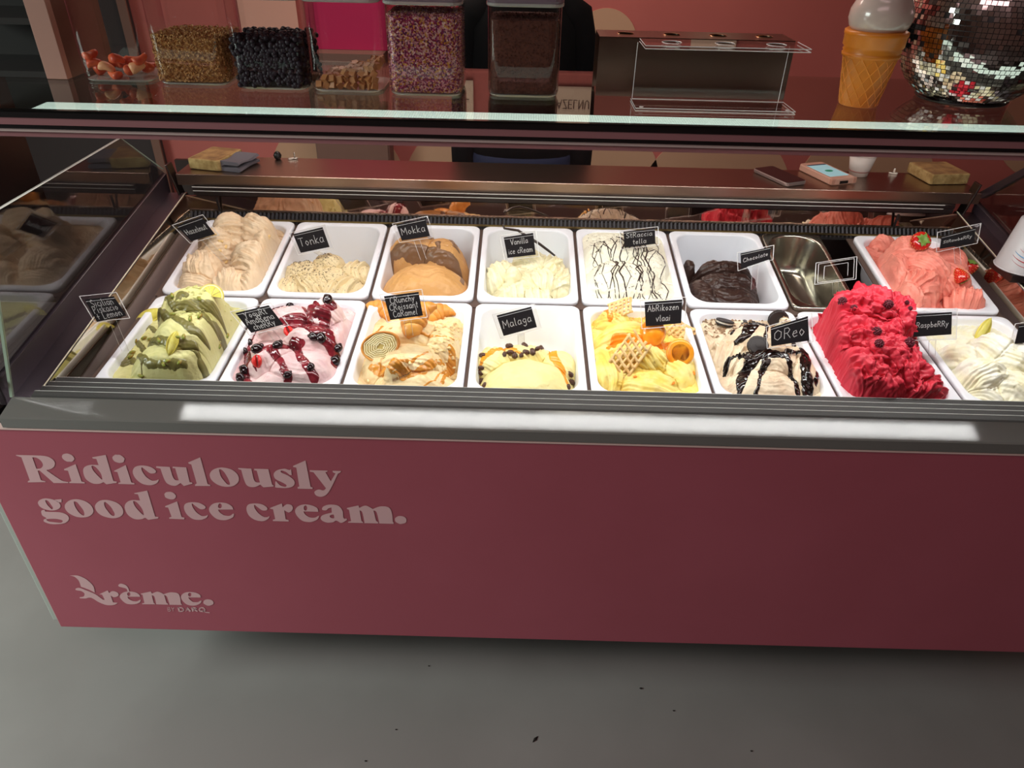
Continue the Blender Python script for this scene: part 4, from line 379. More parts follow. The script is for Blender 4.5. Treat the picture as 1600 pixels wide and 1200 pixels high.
# header: front glass and the shelf
part('front_glass', MB().prism([(XL, -.4485, -.0095), (XL, -.2855, .453), (XL, -.2815, .453), (XL, -.4445, -.0095)], (XR-XL, 0, 0)), M_GLASS)
part('glass_side_edge', MB().prism([(XL-.0005, -.4490, -.0095), (XL-.0005, -.2860, .453), (XL-.0005, -.2810, .453), (XL-.0005, -.4440, -.0095)], (-.006, 0, 0)), M_GLEDGE)
part('header_profile', MB().box(-.62, 2.1, -.284, -.272, .4865, .4995), M_BLACKPROF)
part('header_strip', MB().box(-.62, 2.1, -.282, -.270, .4735, .4865), M_PINKREFL)
part('header_profile', MB().box(-.62, 2.1, -.280, -.268, .4665, .4735), M_BLACKPROF)
part('glass_top_edge', MB().box(-.62, 2.1, -.286, -.272, .4625, .4655), mat('top_edge_line', (190, 172, 168), .25))
part('header_strip', MB().box(-.62, 2.1, -.281, -.270, .4525, .4625), M_PINKREFL)
shelf = part('glass_shelf', MB().box(-.62, 2.1, -.284, .19, .4955, .5), M_SHELFGLASS)
part('shelf_support', MB().box(-.60, -.58, -.28, .18, .10, .4950), M_DARKSTEEL)
part('shelf_support', MB().box(2.06, 2.08, -.28, .18, .10, .4950), M_DARKSTEEL)
part('shelf_foot', MB().box(-.60, -.44, .12, .18, .10, .12), M_DARKSTEEL)
part('shelf_foot', MB().box(1.94, 2.08, .12, .18, .10, .12), M_DARKSTEEL)
# LED strip, gives off light
mled = bpy.data.materials.new('led_strip'); mled.use_nodes = True; nt = mled.node_tree; b = nt.nodes['Principled BSDF']
tc = nt.nodes.new('ShaderNodeTexCoord'); mp = nt.nodes.new('ShaderNodeMapping'); mp.inputs['Scale'].default_value = (220, 220, 220)
vo = nt.nodes.new('ShaderNodeTexVoronoi'); vo.inputs['Randomness'].default_value = 0; vo.inputs['Scale'].default_value = 1
rp = nt.nodes.new('ShaderNodeValToRGB'); rp.color_ramp.elements[0].position = .2; rp.color_ramp.elements[0].color = (.9, 1, .95, 1); rp.color_ramp.elements[1].position = .6; rp.color_ramp.elements[1].color = (.45, .55, .52, 1)
nt.links.new(tc.outputs['Object'], mp.inputs[0]); nt.links.new(mp.outputs[0], vo.inputs[0]); nt.links.new(vo.outputs['Distance'], rp.inputs[0])
nt.links.new(rp.outputs[0], b.inputs['Emission Color']); b.inputs['Emission Strength'].default_value = 2.0; b.inputs['Base Color'].default_value = (.5, .5, .5, 1)
part('light_strip', MB().box(-.26, 1.86, -.263, -.203, .4925, .4952), mled)

# lettering on the front panel
def smooth_path(P, n=6):
    out = []; N = len(P)
    for i in range(N):
        p0, p1, p2, p3 = P[(i-1) % N], P[i], P[(i+1) % N], P[(i+2) % N]
        a0 = p1 if len(p1) > 2 else p0; a3 = p2 if len(p2) > 2 else p3
        if len(p1) > 2 and len(p2) > 2: out.append((p1[0], p1[1])); continue
        for k in range(n):
            t = k/n; q = []
            for c in (0, 1):
                q.append(.5*((2*p1[c])+(-a0[c]+p2[c])*t+(2*a0[c]-5*p1[c]+4*p2[c]-a3[c])*t*t+(-a0[c]+3*p1[c]-3*p2[c]+a3[c])*t**3))
            out.append(tuple(q))
    return out
mb = MB()
mb2 = MB(); slogan = mb
for outer, holes in LETTERS:
    mb = slogan if max(p[1] for p in outer) > -.40 else mb2
    loops = [smooth_path(outer)]+[smooth_path(h) for h in holes]
    pts = [Vector((x, z, 0)) for l in loops for x, z in l]
    tris = tessellate_polygon([[Vector((x, z, 0)) for x, z in l] for l in loops])
    nf = [(p.x, -.5006, p.y) for p in pts]
    mb.add(nf, [tuple(t) for t in tris])
for q in SMALL_LETTERS:
    mb2.add([(x, -.5006, z) for x, z in q], [(0, 1, 2, 3)])
for nm, mb in (('slogan_lettering', slogan), ('logo_lettering', mb2)):
    mb.v = [(x-.78, y, z-FL) for x, y, z in mb.v]
    obj(nm, mb, M_PRINT, front)

# ---------- pans ----------
TB, TF = .150469504, .077542439
def pan_frame(row, xc):
    if row == 'B': t = TB; c = Vector((xc, .181*math.cos(t), .181*math.sin(t)))
    else: t = TF; c = Vector((xc, -.185*math.cos(t)-.003, -.185*math.sin(t)-.002))
    return Matrix.Translation(c) @ Matrix.Rotation(t, 4, 'X')
def pan_mesh(hx=.1266, hy=.1785, rim=.016, depth=.118, rc=.02, ri=.045):
    mb = MB(); ix, iy = hx-rim, hy-rim
    R = [(hx-.013, hy-.013, .05, -.05), (hx-.012, hy-.012, .03, -.014), (hx, hy, rc, -.013), (hx, hy, rc, -.003), (hx-.002, hy-.002, rc, -.0004), (hx-.004, hy-.004, rc, 0),
         (ix+.004, iy+.004, ri, 0), (ix+.001, iy+.001, ri, -.001), (ix, iy, ri, -.005), (ix-.012, iy-.012, max(.05, ri-.006), -depth+.03), (ix-.018, iy-.018, .05, -depth+.009), (ix-.03, iy-.03, .04, -depth)]
    mb.loft([rrect(a, b, c, z) for a, b, c, z in R], cap0=False)
    return mb
PANLAB = {'hazelnut': 'white pan of the tan ice cream in the back left corner', 'tonka': 'white pan behind the dark-speckled cream ice cream', 'mokka': 'white pan around the smooth caramel-brown ice cream',
 'vanilla': 'white pan around the ivory ice cream with the black pod', 'stracciatella': 'white pan around the white ice cream with dark chocolate lines', 'chocolate': 'white pan half full of black-brown chocolate ice cream',
 'strawberry': 'white pan around the salmon pink ice cream with strawberries', 'pistachio': 'white pan around the green ice cream in the front left corner', 'yogurt': 'white pan around the pink ice cream with dark cherries',
 'croissant': 'white pan around the caramel ice cream with croissants', 'malaga': 'white pan half full of pale yellow raisin ice cream', 'apricot': 'white pan around the yellow ice cream with lattice pastry',
 'oreo': 'white pan around the beige ice cream with black cookies', 'raspberry': 'white pan under the tall red raspberry ice cream', 'lemon': 'white pan around the white ice cream at the front right'}
ICELAB = {'hazelnut': 'tall tan hazelnut ice cream with spatula ridges in the back left pan', 'tonka': 'cream ice cream with dark speckles filling half its pan', 'mokka': 'smooth caramel-brown coffee ice cream with a chocolate skin',
 'vanilla': 'ivory vanilla ice cream in loose petals under a black pod', 'stracciatella': 'white ice cream crossed by thin dark chocolate lines', 'chocolate': 'black-brown chocolate ice cream with glossy ridges',
 'strawberry': 'salmon pink strawberry ice cream in ribbed mounds', 'pistachio': 'tall pale green ice cream with olive sauce and lemon', 'yogurt': 'pinkish white yoghurt ice cream under dark red cherry sauce',
 'croissant': 'pale caramel ice cream topped with croissant pieces', 'malaga': 'smooth pale yellow ice cream with caramel streaks and raisins', 'apricot': 'bright yellow ice cream under lattice pastry and apricots',
 'oreo': 'beige ice cream under glossy black sauce and cookies', 'raspberry': 'tall crinkled red raspberry ice cream dotted with berries', 'lemon': 'white whipped-looking lemon ice cream at the front right'}
ICEMAT = {
 'hazelnut': dict(c=(232, 204, 168), c2=(238, 214, 182)), 'tonka': dict(c=(226, 206, 160), c2=(232, 214, 172)), 'mokka': dict(c=(200, 150, 90), c2=(208, 158, 98), rough=.4),
 'vanilla': dict(c=(240, 232, 190), c2=(244, 238, 204)), 'stracciatella': dict(c=(236, 234, 212), c2=(240, 238, 218)), 'chocolate': dict(c=(50, 34, 30), c2=(58, 40, 34), rough=.28),
 'strawberry': dict(c=(232, 136, 120), c2=(238, 150, 132)), 'pistachio': dict(c=(212, 208, 140), c2=(220, 216, 154), rough=.5), 'yogurt': dict(c=(232, 208, 206), c2=(220, 182, 184)),
 'croissant': dict(c=(232, 200, 146), c2=(240, 218, 172)), 'malaga': dict(c=(236, 222, 152), c2=(240, 228, 164), rough=.4), 'apricot': dict(c=(240, 208, 96), c2=(240, 222, 140)),
 'oreo': dict(c=(236, 222, 194), c2=(214, 190, 160)), 'raspberry': dict(c=(204, 42, 62), c2=(214, 58, 76), rough=.4), 'lemon': dict(c=(244, 242, 226), c2=(246, 240, 206))}
SAUCE = {'mokka': ('chocolate_skin', (122, 88, 60), .35, .0022), 'pistachio': ('pistachio_sauce', (122, 116, 62), .3, .0035), 'yogurt': ('cherry_sauce', (140, 40, 52), .14, .0018), 'croissant': ('caramel', (212, 142, 52), .22, .0012),
 'malaga': ('caramel', (232, 152, 26), .2, .0016), 'apricot': ('apricot_jam', (244, 136, 20), .18, .0022), 'oreo': ('chocolate_sauce', (20, 12, 10), .07, .003)}
pan_me = None
NXG, NYG = 176, 262
FR = {}; SPS = {}
order = [('B', 'hazelnut', -1, None), ('B', 'tonka', 0, None), ('B', 'mokka', 1, None), ('B', 'vanilla', 2, None), ('B', 'stracciatella', 3, None), ('B', 'chocolate', 4, None), ('B', 'strawberry', 6, 1.70),
         ('F', 'pistachio', -1, None), ('F', 'yogurt', 0, None), ('F', 'croissant', 1, None), ('F', 'malaga', 2, None), ('F', 'apricot', 3, None), ('F', 'oreo', 4, None), ('F', 'raspberry', 5, None), ('F', 'lemon', 6, None)]
gx = np.linspace(-HX, HX, NXG); gy = np.linspace(-HY, HY, NYG); GX, GY = np.meshgrid(gx, gy)
# squeeze the square grid into the rounded opening
def grid_mesh(X, Y, Z, keep=None):
    v = np.stack([X.ravel(), Y.ravel(), Z.ravel()], 1); ny, nx = X.shape
    idx = np.arange(nx*ny).reshape(ny, nx)
    q = np.stack([idx[:-1, :-1], idx[:-1, 1:], idx[1:, 1:], idx[1:, :-1]], -1).reshape(-1, 4)
    if keep is not None:
        kk = keep.ravel(); q = q[kk[q].any(1)]
    used = np.unique(q); mp_ = np.full(len(v), -1); mp_[used] = np.arange(len(used))
    return v[used], mp_[q]
def np_obj(name, v, q, m, parent, smooth=True):
    me = bpy.data.meshes.new(name); me.vertices.add(len(v)); me.vertices.foreach_set('co', v.astype(np.float32).ravel())
    me.loops.add(q.size); me.loops.foreach_set('vertex_index', q.astype(np.int32).ravel())
    me.polygons.add(len(q)); me.polygons.foreach_set('loop_start', np.arange(0, q.size, 4, dtype=np.int32)); me.update(calc_edges=True); me.validate()
    if smooth: me.shade_smooth()
    me.materials.append(m); o = bpy.data.objects.new(name, me); COL.objects.link(o); o.parent = parent; return o
ICE = {}
for row, key, i, xc in order:
    M = pan_frame(row, i*.262+.131 if xc is None else xc); FR[key] = M
    if pan_me is None:
        p = obj('ice_cream_pan', pan_mesh(), M_WHITE, smooth=True); pan_me = p.data
        p.data.polygons.foreach_set('use_smooth', [True]*len(p.data.polygons))
    else:
        p = bpy.data.objects.new('ice_cream_pan', pan_me); COL.objects.link(p)
    p.matrix_world = M; tag(p, PANLAB[key], 'pan', 'white ice cream pans')
    sp = GELATO[key]; SPS[key] = sp
    ed = edge_dist(GX, GY); SX, SY, SZ = surface(sp, GX, GY)
    v, q = grid_mesh(SX, SY, SZ, ed > -.001)
    im = ICEMAT[key]
    m = mat('ice_'+key, im['c'], im.get('rough', .48), c2=im['c2'], nscale=28, bump=.5, bscale=170, sss=0, spec=.35)
    root = thing('ice_cream', ICELAB[key], 'ice cream', M.translation, 'portions of ice cream in the pans'); root.rotation_euler = (TB if row == 'B' else TF, 0, 0)
    ICE[key] = root
    np_obj('scoop_mass', v, q, m, root)
    if 'sauce' in sp:
        nm, c, ro, T = SAUCE[key]
        fx = np.linspace(-HX, HX, 260); fy = np.linspace(-HY, HY, 380); X2, Y2 = np.meshgrid(fx, fy)
        wob = .0036*fbm(X2*55, Y2*55, 5, 3)+.0012*fbm(X2*160, Y2*160, 9, 2)
        f = seg_field(X2, Y2, [[(p[0], p[1], p[2]*1.15) for p in q_] for q_ in sp['sauce']])+wob
        d = T*np.sqrt(np.clip(f/.004, 0, 1))*(1+.35*fbm(X2*90, Y2*90, 77, 2))-.0007
        SX, SY, SZ = surface(sp, X2, Y2, np.where(f > 0, d, -.0007))
        v, q = grid_mesh(SX, SY, SZ, f > 0)
        if len(q): np_obj(nm, v, q, mat(nm+'_'+key, c, ro, spec=.6, c2=(92, 16, 28) if key == 'yogurt' else None, nscale=45, coat=.3 if ro < .2 else 0), root)['kind'] = 'stuff'
# ---------- stracciatella lines, tonka specks (parts of their ice cream) ----------
def surf(key, x, y):
    return float(relief(SPS[key], np.array([[float(x)]]), np.array([[float(y)]]))[0, 0])
def drape(key, pts, r, n=5, sub=14, lift=0.0):
    P = []
    for a, b in zip(pts[:-1], pts[1:]):
        for k in range(sub): t = k/sub; P.append((a[0]+(b[0]-a[0])*t, a[1]+(b[1]-a[1])*t))
    P.append(tuple(pts[-1][:2])); xs = np.array([[p[0] for p in P]]); ys = np.array([[p[1] for p in P]])
    h = relief(SPS[key], xs, ys)[0]
    return MB().tube([(p[0], p[1], float(z)+lift+.0008) for p, z in zip(P, h)], r, n)
mchoc = mat('chocolate_line', (46, 28, 20), .3)
mb = MB(); rs = random.Random(3)
for k in range(17):
    x = -.085+k*.0105+rs.uniform(-.003, .003); y = -.155; pts = [(x, y)]; s = rs.choice((-1, 1))
    while y < rs.choice((.02, .10, .14)):
        y += rs.uniform(.03, .06); x += s*rs.uniform(.008, .022); s = -s if rs.random() < .75 else s; x = max(-.095, min(.095, x)); pts.append((x, y))
    d = drape('stracciatella', pts, rs.choice((.0009, .0013, .0013, .002)), 5, 10); mb.add(d.v, d.f)
for x0, x1 in ((-.085, -.045), (-.02, .02), (.05, .095), (.0, .05)):
    d = drape('stracciatella', [(x0, .0), ((x0+x1)/2, .022), (x1, -.005)], .0013, 5, 10); mb.add(d.v, d.f)
obj('chocolate_line', mb, mchoc, ICE['stracciatella'], smooth=True, kind='stuff')
def specks(key, n, box, r, m, seed, name='speck', cond=None):
    mb = MB(); rs = random.Random(seed)
    xs = [];
    while len(xs) < n:
        x, y = rs.uniform(box[0], box[1]), rs.uniform(box[2], box[3])
        if cond and not cond(x, y, rs): continue
        xs.append((x, y))
    h = relief(SPS[key], np.array([[p[0] for p in xs]]), np.array([[p[1] for p in xs]]))[0]
    for (x, y), z in zip(xs, h):
        if z < -.07: continue
        rr = r*rs.uniform(.8, 1.9); z += .0013
        a = Vector((rs.uniform(-1, 1), rs.uniform(-1, 1), rs.uniform(.2, 1))).normalized()*rr
        mb.add([(x-rr, y-rr*.6, z), (x+rr, y-rr*.5, z), (x, y+rr, z), (x+a.x*.3, y+a.y*.3, z+rr*.7)], [(0, 1, 3), (1, 2, 3), (2, 0, 3)])
    obj(name, mb, m, ICE[key], kind='stuff')
mdk = mat('dark_speck', (58, 34, 26), .6)
specks('tonka', 620, (-.105, .1, -.16, .03), .0011, mdk, 5, cond=lambda x, y, r: r.random() < math.exp(-((x+.05)**2+(y+.03)**2)/.006)+.18)
specks('stracciatella', 320, (-.1, .1, -.16, .15), .0010, mdk, 6)
specks('mokka', 90, (-.08, .08, -.06, .06), .0012, mat('pale_speck', (222, 190, 160), .5), 7)
specks('vanilla', 60, (-.1, .1, -.16, .02), .0007, mdk, 8)
specks('strawberry', 90, (-.1, .1, -.16, .15), .0010, mat('strawberry_seed_speck', (190, 80, 66), .6), 9)
specks('pistachio', 110, (.03, .11, -.06, .12), .0030, mat('pistachio_crumb', (206, 204, 132), .7), 10, 'crumb')
specks('croissant', 160, (.05, .11, -.1, .13), .0032, mat('pastry_crumb', (244, 220, 160), .7), 11, 'crumb')
specks('oreo', 260, (-.1, .1, .08, .16), .0028, mat('biscuit_crumb', (150, 120, 90), .7), 12, 'crumb')
specks('yogurt', 140, (-.1, .11, .05, .16), .0024, mat('yogurt_crumb', (238, 214, 214), .6), 13, 'crumb')
specks('apricot', 90, (-.11, .1, .1, .16), .0028, mat('apricot_crumb', (244, 190, 90), .6), 14, 'crumb')

# ---------- toppings ----------
def tilt_local(M, key, x, y, sink, ang, tilt, yaw=0):
    z = surf(key, x, y)+sink
    return M @ Matrix.Translation((x, y, z)) @ Matrix.Rotation(math.radians(tilt), 4, 'X') @ Matrix.Rotation(math.radians(ang), 4, 'Z') @ Matrix.Rotation(math.radians(yaw), 4, 'Y')
PROTO = {}
def place(kind, build, label, cat, group, MW, scale=1.0):
    """first use builds the thing, later ones copy it and its parts"""
    if kind not in PROTO:
        r = build(); PROTO[kind] = r; new = r
    else:
        src = PROTO[kind]; new = src.copy(); COL.objects.link(new)
        for ch in src.children:
            c = ch.copy(); COL.objects.link(c); c.parent = new
    new.matrix_world = MW @ Matrix.Scale(scale, 4)
    new['label'] = label; new['category'] = cat
    if group: new['group'] = group
    elif 'group' in new: del new['group']
    return new
def root_(name):
    o = bpy.data.objects.new(name, None); o.empty_display_size = .01; COL.objects.link(o); return o
def fib(n):
    return [(math.cos(2.39996*k)*math.sqrt(1-(1-2*(k+.5)/n)**2), math.sin(2.39996*k)*math.sqrt(1-(1-2*(k+.5)/n)**2), 1-2*(k+.5)/n) for k in range(n)]
mrasp = mat('raspberry_skin', (78, 12, 30), .3, c2=(104, 18, 38), nscale=300)
def b_raspberry():
    mb = MB()
    for x, y, z in fib(46):
        t = 1-.18*max(0, z)
        mb.ico((x*.0078*t, y*.0078*t, z*.0088), .0021, 1)
    mb.ico((0, 0, 0), .0075, 2)
    return obj('raspberry', mb, mrasp, smooth=True)
mstraw = mat('strawberry_skin', (186, 22, 22), .22, c2=(206, 40, 30), nscale=60, coat=.4)
def b_strawberry():
    r = root_('strawberry')
    prof = [(0.0003, -.021), (.004, -.019), (.009, -.012), (.0125, -.004), (.0145, .003), (.0138, .008), (.010, .0105), (.004, .0095), (.0003, .0088)]
    obj('flesh', MB().lathe(prof, 28), mstraw, r, smooth=True)
    s = MB()
    for k, (x, y, z) in enumerate(fib(90)):
        zz = -.019+(z*.5+.5)*.028; i = 0
        for a, b in zip(prof[:-1], prof[1:]):
            if a[1] <= zz <= b[1]: rr = a[0]+(b[0]-a[0])*(zz-a[1])/(b[1]-a[1]); break
        an = math.atan2(y, x); s.ico((rr*math.cos(an), rr*math.sin(an), zz), .0007, 1, (1, 1, 1.3))
    obj('seed', s, mat('seed', (222, 178, 70), .4), r, kind='stuff')
    for k in range(8):
        a = k*PI/4+.1*(k % 3); c, t = math.cos(a), math.sin(a); l = .010+.002*(k % 2)
        pts = [Vector((0, -.0022, .0106)), Vector((l*.55, -.003, .0122)), Vector((l, 0, .0100+.001*(k % 3))), Vector((l*.55, .003, .0122)), Vector((0, .0022, .0106))]
        R = Matrix.Rotation(a, 3, 'Z'); lf = MB().prism([R @ p for p in pts], (0, 0, .0006)); obj('leaf', lf, mat('strawberry_leaf', (112, 142, 58), .5), r)
    return r
mrind = mat('lemon_rind', (232, 216, 96), .4); mflesh = mat('lemon_flesh', (240, 232, 130), .3, c2=(232, 220, 100), nscale=120, bump=.3, bscale=300)
mpith = mat('lemon_pith', (246, 240, 200), .6)
def b_lemon_half():
    r = root_('lemon_slice'); R = .027; n = 20
    a = [PI*k/n for k in range(n+1)]
    arc = lambda rad: [(rad*math.cos(t), rad*math.sin(t)-.011) for t in a]
    for nm, r0, r1, m, th in (('rind', R*.94, R, mrind, .0042), ('pith', R*.86, R*.94, mpith, .0040)):
        o, i = arc(r1), arc(r0); obj(nm, MB().prism([(x, y, 0) for x, y in o+i[::-1]], (0, 0, th)), m, r)
    obj('pith', MB().prism([(x, y, 0) for x, y in arc(R*.86)], (0, 0, .003)), mpith, r)
    for k in range(5):
        a0, a1 = PI*(k+.06)/5, PI*(k+.94)/5
        pts = [(.0018*math.cos((a0+a1)/2), .0018*math.sin((a0+a1)/2)-.0105)]+[(R*.83*math.cos(a0+(a1-a0)*j/6), R*.83*math.sin(a0+(a1-a0)*j/6)-.0105) for j in range(7)]
        obj('segment', MB().prism([(x, y, .0028) for x, y in pts], (0, 0, .0014)), mflesh, r)
    return r
def b_lemon_wedge():
    r = root_('lemon_wedge'); L = .030; rings = []; rr = []
    for k in range(13):
        t = -1+2*k/12; w = max(.0008, .0115*(1-t*t)**.75); x = t*L
        rings.append([(x, 0, .0022+w*.10), (x, w*.95, w*.55), (x, w*.55, -w*.25), (x, -w*.3, -w*.35), (x, -w*.9, w*.05)])
        rr.append([(x, w*.90, w*.68), (x, w*1.1, w*.48), (x, w*.75, -w*.35), (x, -w*.25, -w*.52), (x, -w*1.08, -w*.06), (x, -w*.92, w*.16), (x, -w*.28, -w*.30), (x, w*.52, -w*.16)])
    obj('flesh', MB().loft(rings), mflesh, r, smooth=True); obj('rind', MB().loft(rr), mrind, r, smooth=True)
    return r
mnut = mat('pistachio_kernel', (126, 146, 48), .4, c2=(166, 128, 52), nscale=140)
def b_pist():
    mb = MB().ico((0, 0, 0), .0048, 2, (1.35, .72, .66)); return obj('pistachio_nut', mb, mnut, smooth=True)
def b_nut():
    mb = MB(); rs = random.Random(2)
    for k in range(3): mb.ico((rs.uniform(-.002, .002), rs.uniform(-.002, .002), 0), .0028, 1, (1, .8, .7))
    return obj('nut_chip', mb, mat('hazelnut_chip', (240, 206, 140), .6))
mcherry = mat('amarena_cherry', (26, 6, 12), .12, spec=.5)
def b_cherry():
    mb = MB()
    vs, fs = ICO[3]
    mb.add([(v[0]*.0088, v[1]*.0072, v[2]*.0066*(1-.35*math.exp(-((v[0])**2+(v[1])**2)*9)*(v[2] > 0))) for v in vs], fs)
    mb.ico((.006, .004, -.002), .0038, 2)
    return obj('dark_cherry', mb, mcherry, smooth=True)
def b_petal():
    r = root_('red_sugar_petal')
    for s in (-1, 1):
        rings = []
        for k in range(9):
            t = k/8; w = .009*math.sin(PI*min(1, t*1.02))**.6+.0004; h = .003+.006*math.sin(PI*t)
            rings.append([((t-.45)*.026, s*(.0005), .001), ((t-.45)*.026, s*w*.5, h), ((t-.45)*.026, s*w, h*.7), ((t-.45)*.026, s*w*.85, -.001)])
        obj('petal', MB().loft(rings), mat('red_sugar', (216, 34, 36), .35, c2=(226, 58, 48), nscale=60), r, smooth=True)
    return r
mcro = mat('croissant_crust', (228, 162, 74), .42, c2=(206, 130, 48), nscale=50, bump=.4, bscale=140, coat=.15)
def b_croissant():
    r = root_('croissant_piece')
    for seg in range(5):
        rings = []; t0, t1 = seg/5, (seg+1)/5+.03
        for k in range(7):
            t = t0+(t1-t0)*k/6; a = (t-.5)*1.9; cx, cy = .022*math.sin(a), .022*math.cos(a)-.018
            w = (.0125*(1-abs(t-.42)**1.5*1.9)+.001)*(.93+.13*math.sin(PI*(k/6)))
            w = max(w, .003)
            rings.append([(cx+math.sin(a)*w*math.cos(q)*.9, cy+math.cos(a)*w*math.cos(q)*.9, w*math.sin(q)*.85) for q in [2*PI*j/14 for j in range(14)]])
        obj('pastry_roll', MB().loft(rings), mcro, r, smooth=True)
    return r
def b_slice():
    r = root_('croissant_slice'); n = 40
    out = [(.030*math.cos(a)*(1+.04*math.sin(3*a)), .023*math.sin(a)) for a in [2*PI*k/n for k in range(n)]]
    inn = [(x*.9, y*.88) for x, y in out]
    c = MB(); c.loft([[(x, y, -.007) for x, y in out], [(x*1.03, y*1.03, 0) for x, y in out], [(x, y, .0048) for x, y in out], [(x, y, .0048) for x, y in inn], [(x, y, .002) for x, y in inn]], cap1=False)
    obj('crust', c, mcro, r, smooth=True)
    obj('crumb', MB().prism([(x*.9, y*.88, .001) for x, y in out], (0, 0, .002)), mat('croissant_crumb', (200, 178, 104), .7, bump=.6, bscale=400), r)
    for k, f in enumerate((.82, .70, .58, .46, .34, .22)):
        pts = [(x*f+.0012*math.sin(5*j), y*f+.001*math.cos(7*j), .0036) for j, (x, y) in enumerate(out)]; pts.append(pts[0])
        obj('layer', MB().tube(pts, .00095, 5), mat('croissant_layer', (250, 240, 196), .7), r, smooth=True)
    return r
mlat = mat('lattice_pastry', (226, 180, 112), .6, c2=(240, 208, 150), nscale=90, bump=.6, bscale=200)
def lattice_b(L, W, seed):
    def f():
        r = root_('lattice_pastry'); rs = random.Random(seed)
        n = 5
        for s in (0, 1):
            for k in range(n if s == 0 else n+1):
                o = (k-(n-1)/2)*(W if s == 0 else L)/(n-.5)*.98 if s == 0 else (k-n/2)*L/(n+.2)
                ln = (L if s == 0 else W)*rs.uniform(.42, .56)
                pts = []
                for j in range(9):
                    t = -1+2*j/8
                    q = (t*ln, o+rs.uniform(-.0006, .0006)) if s == 0 else (o+t*.18*W+rs.uniform(-.0006, .0006), t*ln)
                    pts.append((q[0], q[1], .0006*rs.uniform(-1, 1)+(.0008 if s else 0)))
                obj('pastry_strip', MB().tube(pts, [.0034*rs.uniform(.8, 1.2) for _ in pts], 7), mlat, r, smooth=True)
        return r
    return f
mapr = mat('apricot_flesh', (240, 140, 26), .2, c2=(248, 166, 44), nscale=70, coat=.5); mapr2 = mat('apricot_glaze', (202, 104, 30), .2, c2=(224, 130, 40), nscale=70, coat=.5)
def b_apricot_dome():
    r = root_('apricot_half'); prof = [(.019, -.005), (.0205, 0), (.0195, .005), (.016, .010), (.010, .0135), (.004, .015), (.0003, .0152)]
    obj('flesh', MB().lathe(prof, 28), mapr, r, smooth=True); return r
def b_apricot_cup():
    r = root_('apricot_half')
    obj('flesh', MB().lathe([(.008, -.012), (.016, -.008), (.0195, -.001), (.0195, .003), (.017, .0052), (.0125, .0045)], 28), mapr, r, smooth=True)
    obj('pit_hollow', MB().lathe([(.0125, .0045), (.011, .001), (.007, -.002), (.0003, -.003)], 28), mapr2, r, smooth=True); return r
mrai = mat('raisin_skin', (62, 34, 22), .3, c2=(88, 50, 28), nscale=200, bump=.8, bscale=350)
def b_raisin():
    mb = MB(); vs, fs = ICO[3]; out = []
    for v in vs:
        w = 1+.14*math.sin(v[1]*11+v[0]*3)+.1*math.sin(v[2]*13); out.append((v[0]*.0062*w, v[1]*.0042*w, v[2]*.0036*w))
    return obj('raisin', mb.add(out, fs), mrai, smooth=True)
mck = mat('black_biscuit', (34, 26, 26), .55, bump=.3, bscale=400)
def b_cookie():
    r = root_('sandwich_cookie'); n = 32; R = .0195
    for z0, s in ((.0018, 1), (-.0018, -1)):
        ring = lambda rad, z: [(rad*(1+(.025 if j % 2 else 0))*math.cos(2*PI*j/n), rad*(1+(.025 if j % 2 else 0))*math.sin(2*PI*j/n), z) for j in range(n)]
        obj('biscuit', MB().loft([ring(R, z0), ring(R, z0+s*.0025), ring(R*.94, z0+s*.0034), ring(R*.74, z0+s*.0034), ring(R*.72, z0+s*.0028), ring(R*.3, z0+s*.0028), ring(R*.28, z0+s*.0034)] if s > 0 else
            [ring(R, z0), ring(R, z0+s*.0025), ring(R*.94, z0+s*.0034)], cap0=True), mck, r)
    obj('filling', MB().lathe([(R*.93, -.0018), (R*.93, .0018)], 28), mat('cookie_cream', (236, 230, 214), .6), r); return r
def b_bit(c, nm, sz=.004):
    def f():
        mb = MB().ico((0, 0, 0), sz, 1, (1.2, .8, .6)); return obj('crumb_piece', mb, mat(nm, c, .6))
    return f
pos_rasp = ['at the back left of the red ice cream', 'just right of the back left berry of the red ice cream', 'in the middle of the back of the red ice cream', 'at the centre of the red ice cream', 'below the centre of the red ice cream',
 'under the left edge of its own sign on the red ice cream', 'under the middle of the sign on the red ice cream', 'left of the front pair on the right flank of the red mound', 'right of the front pair on the right flank of the red mound']
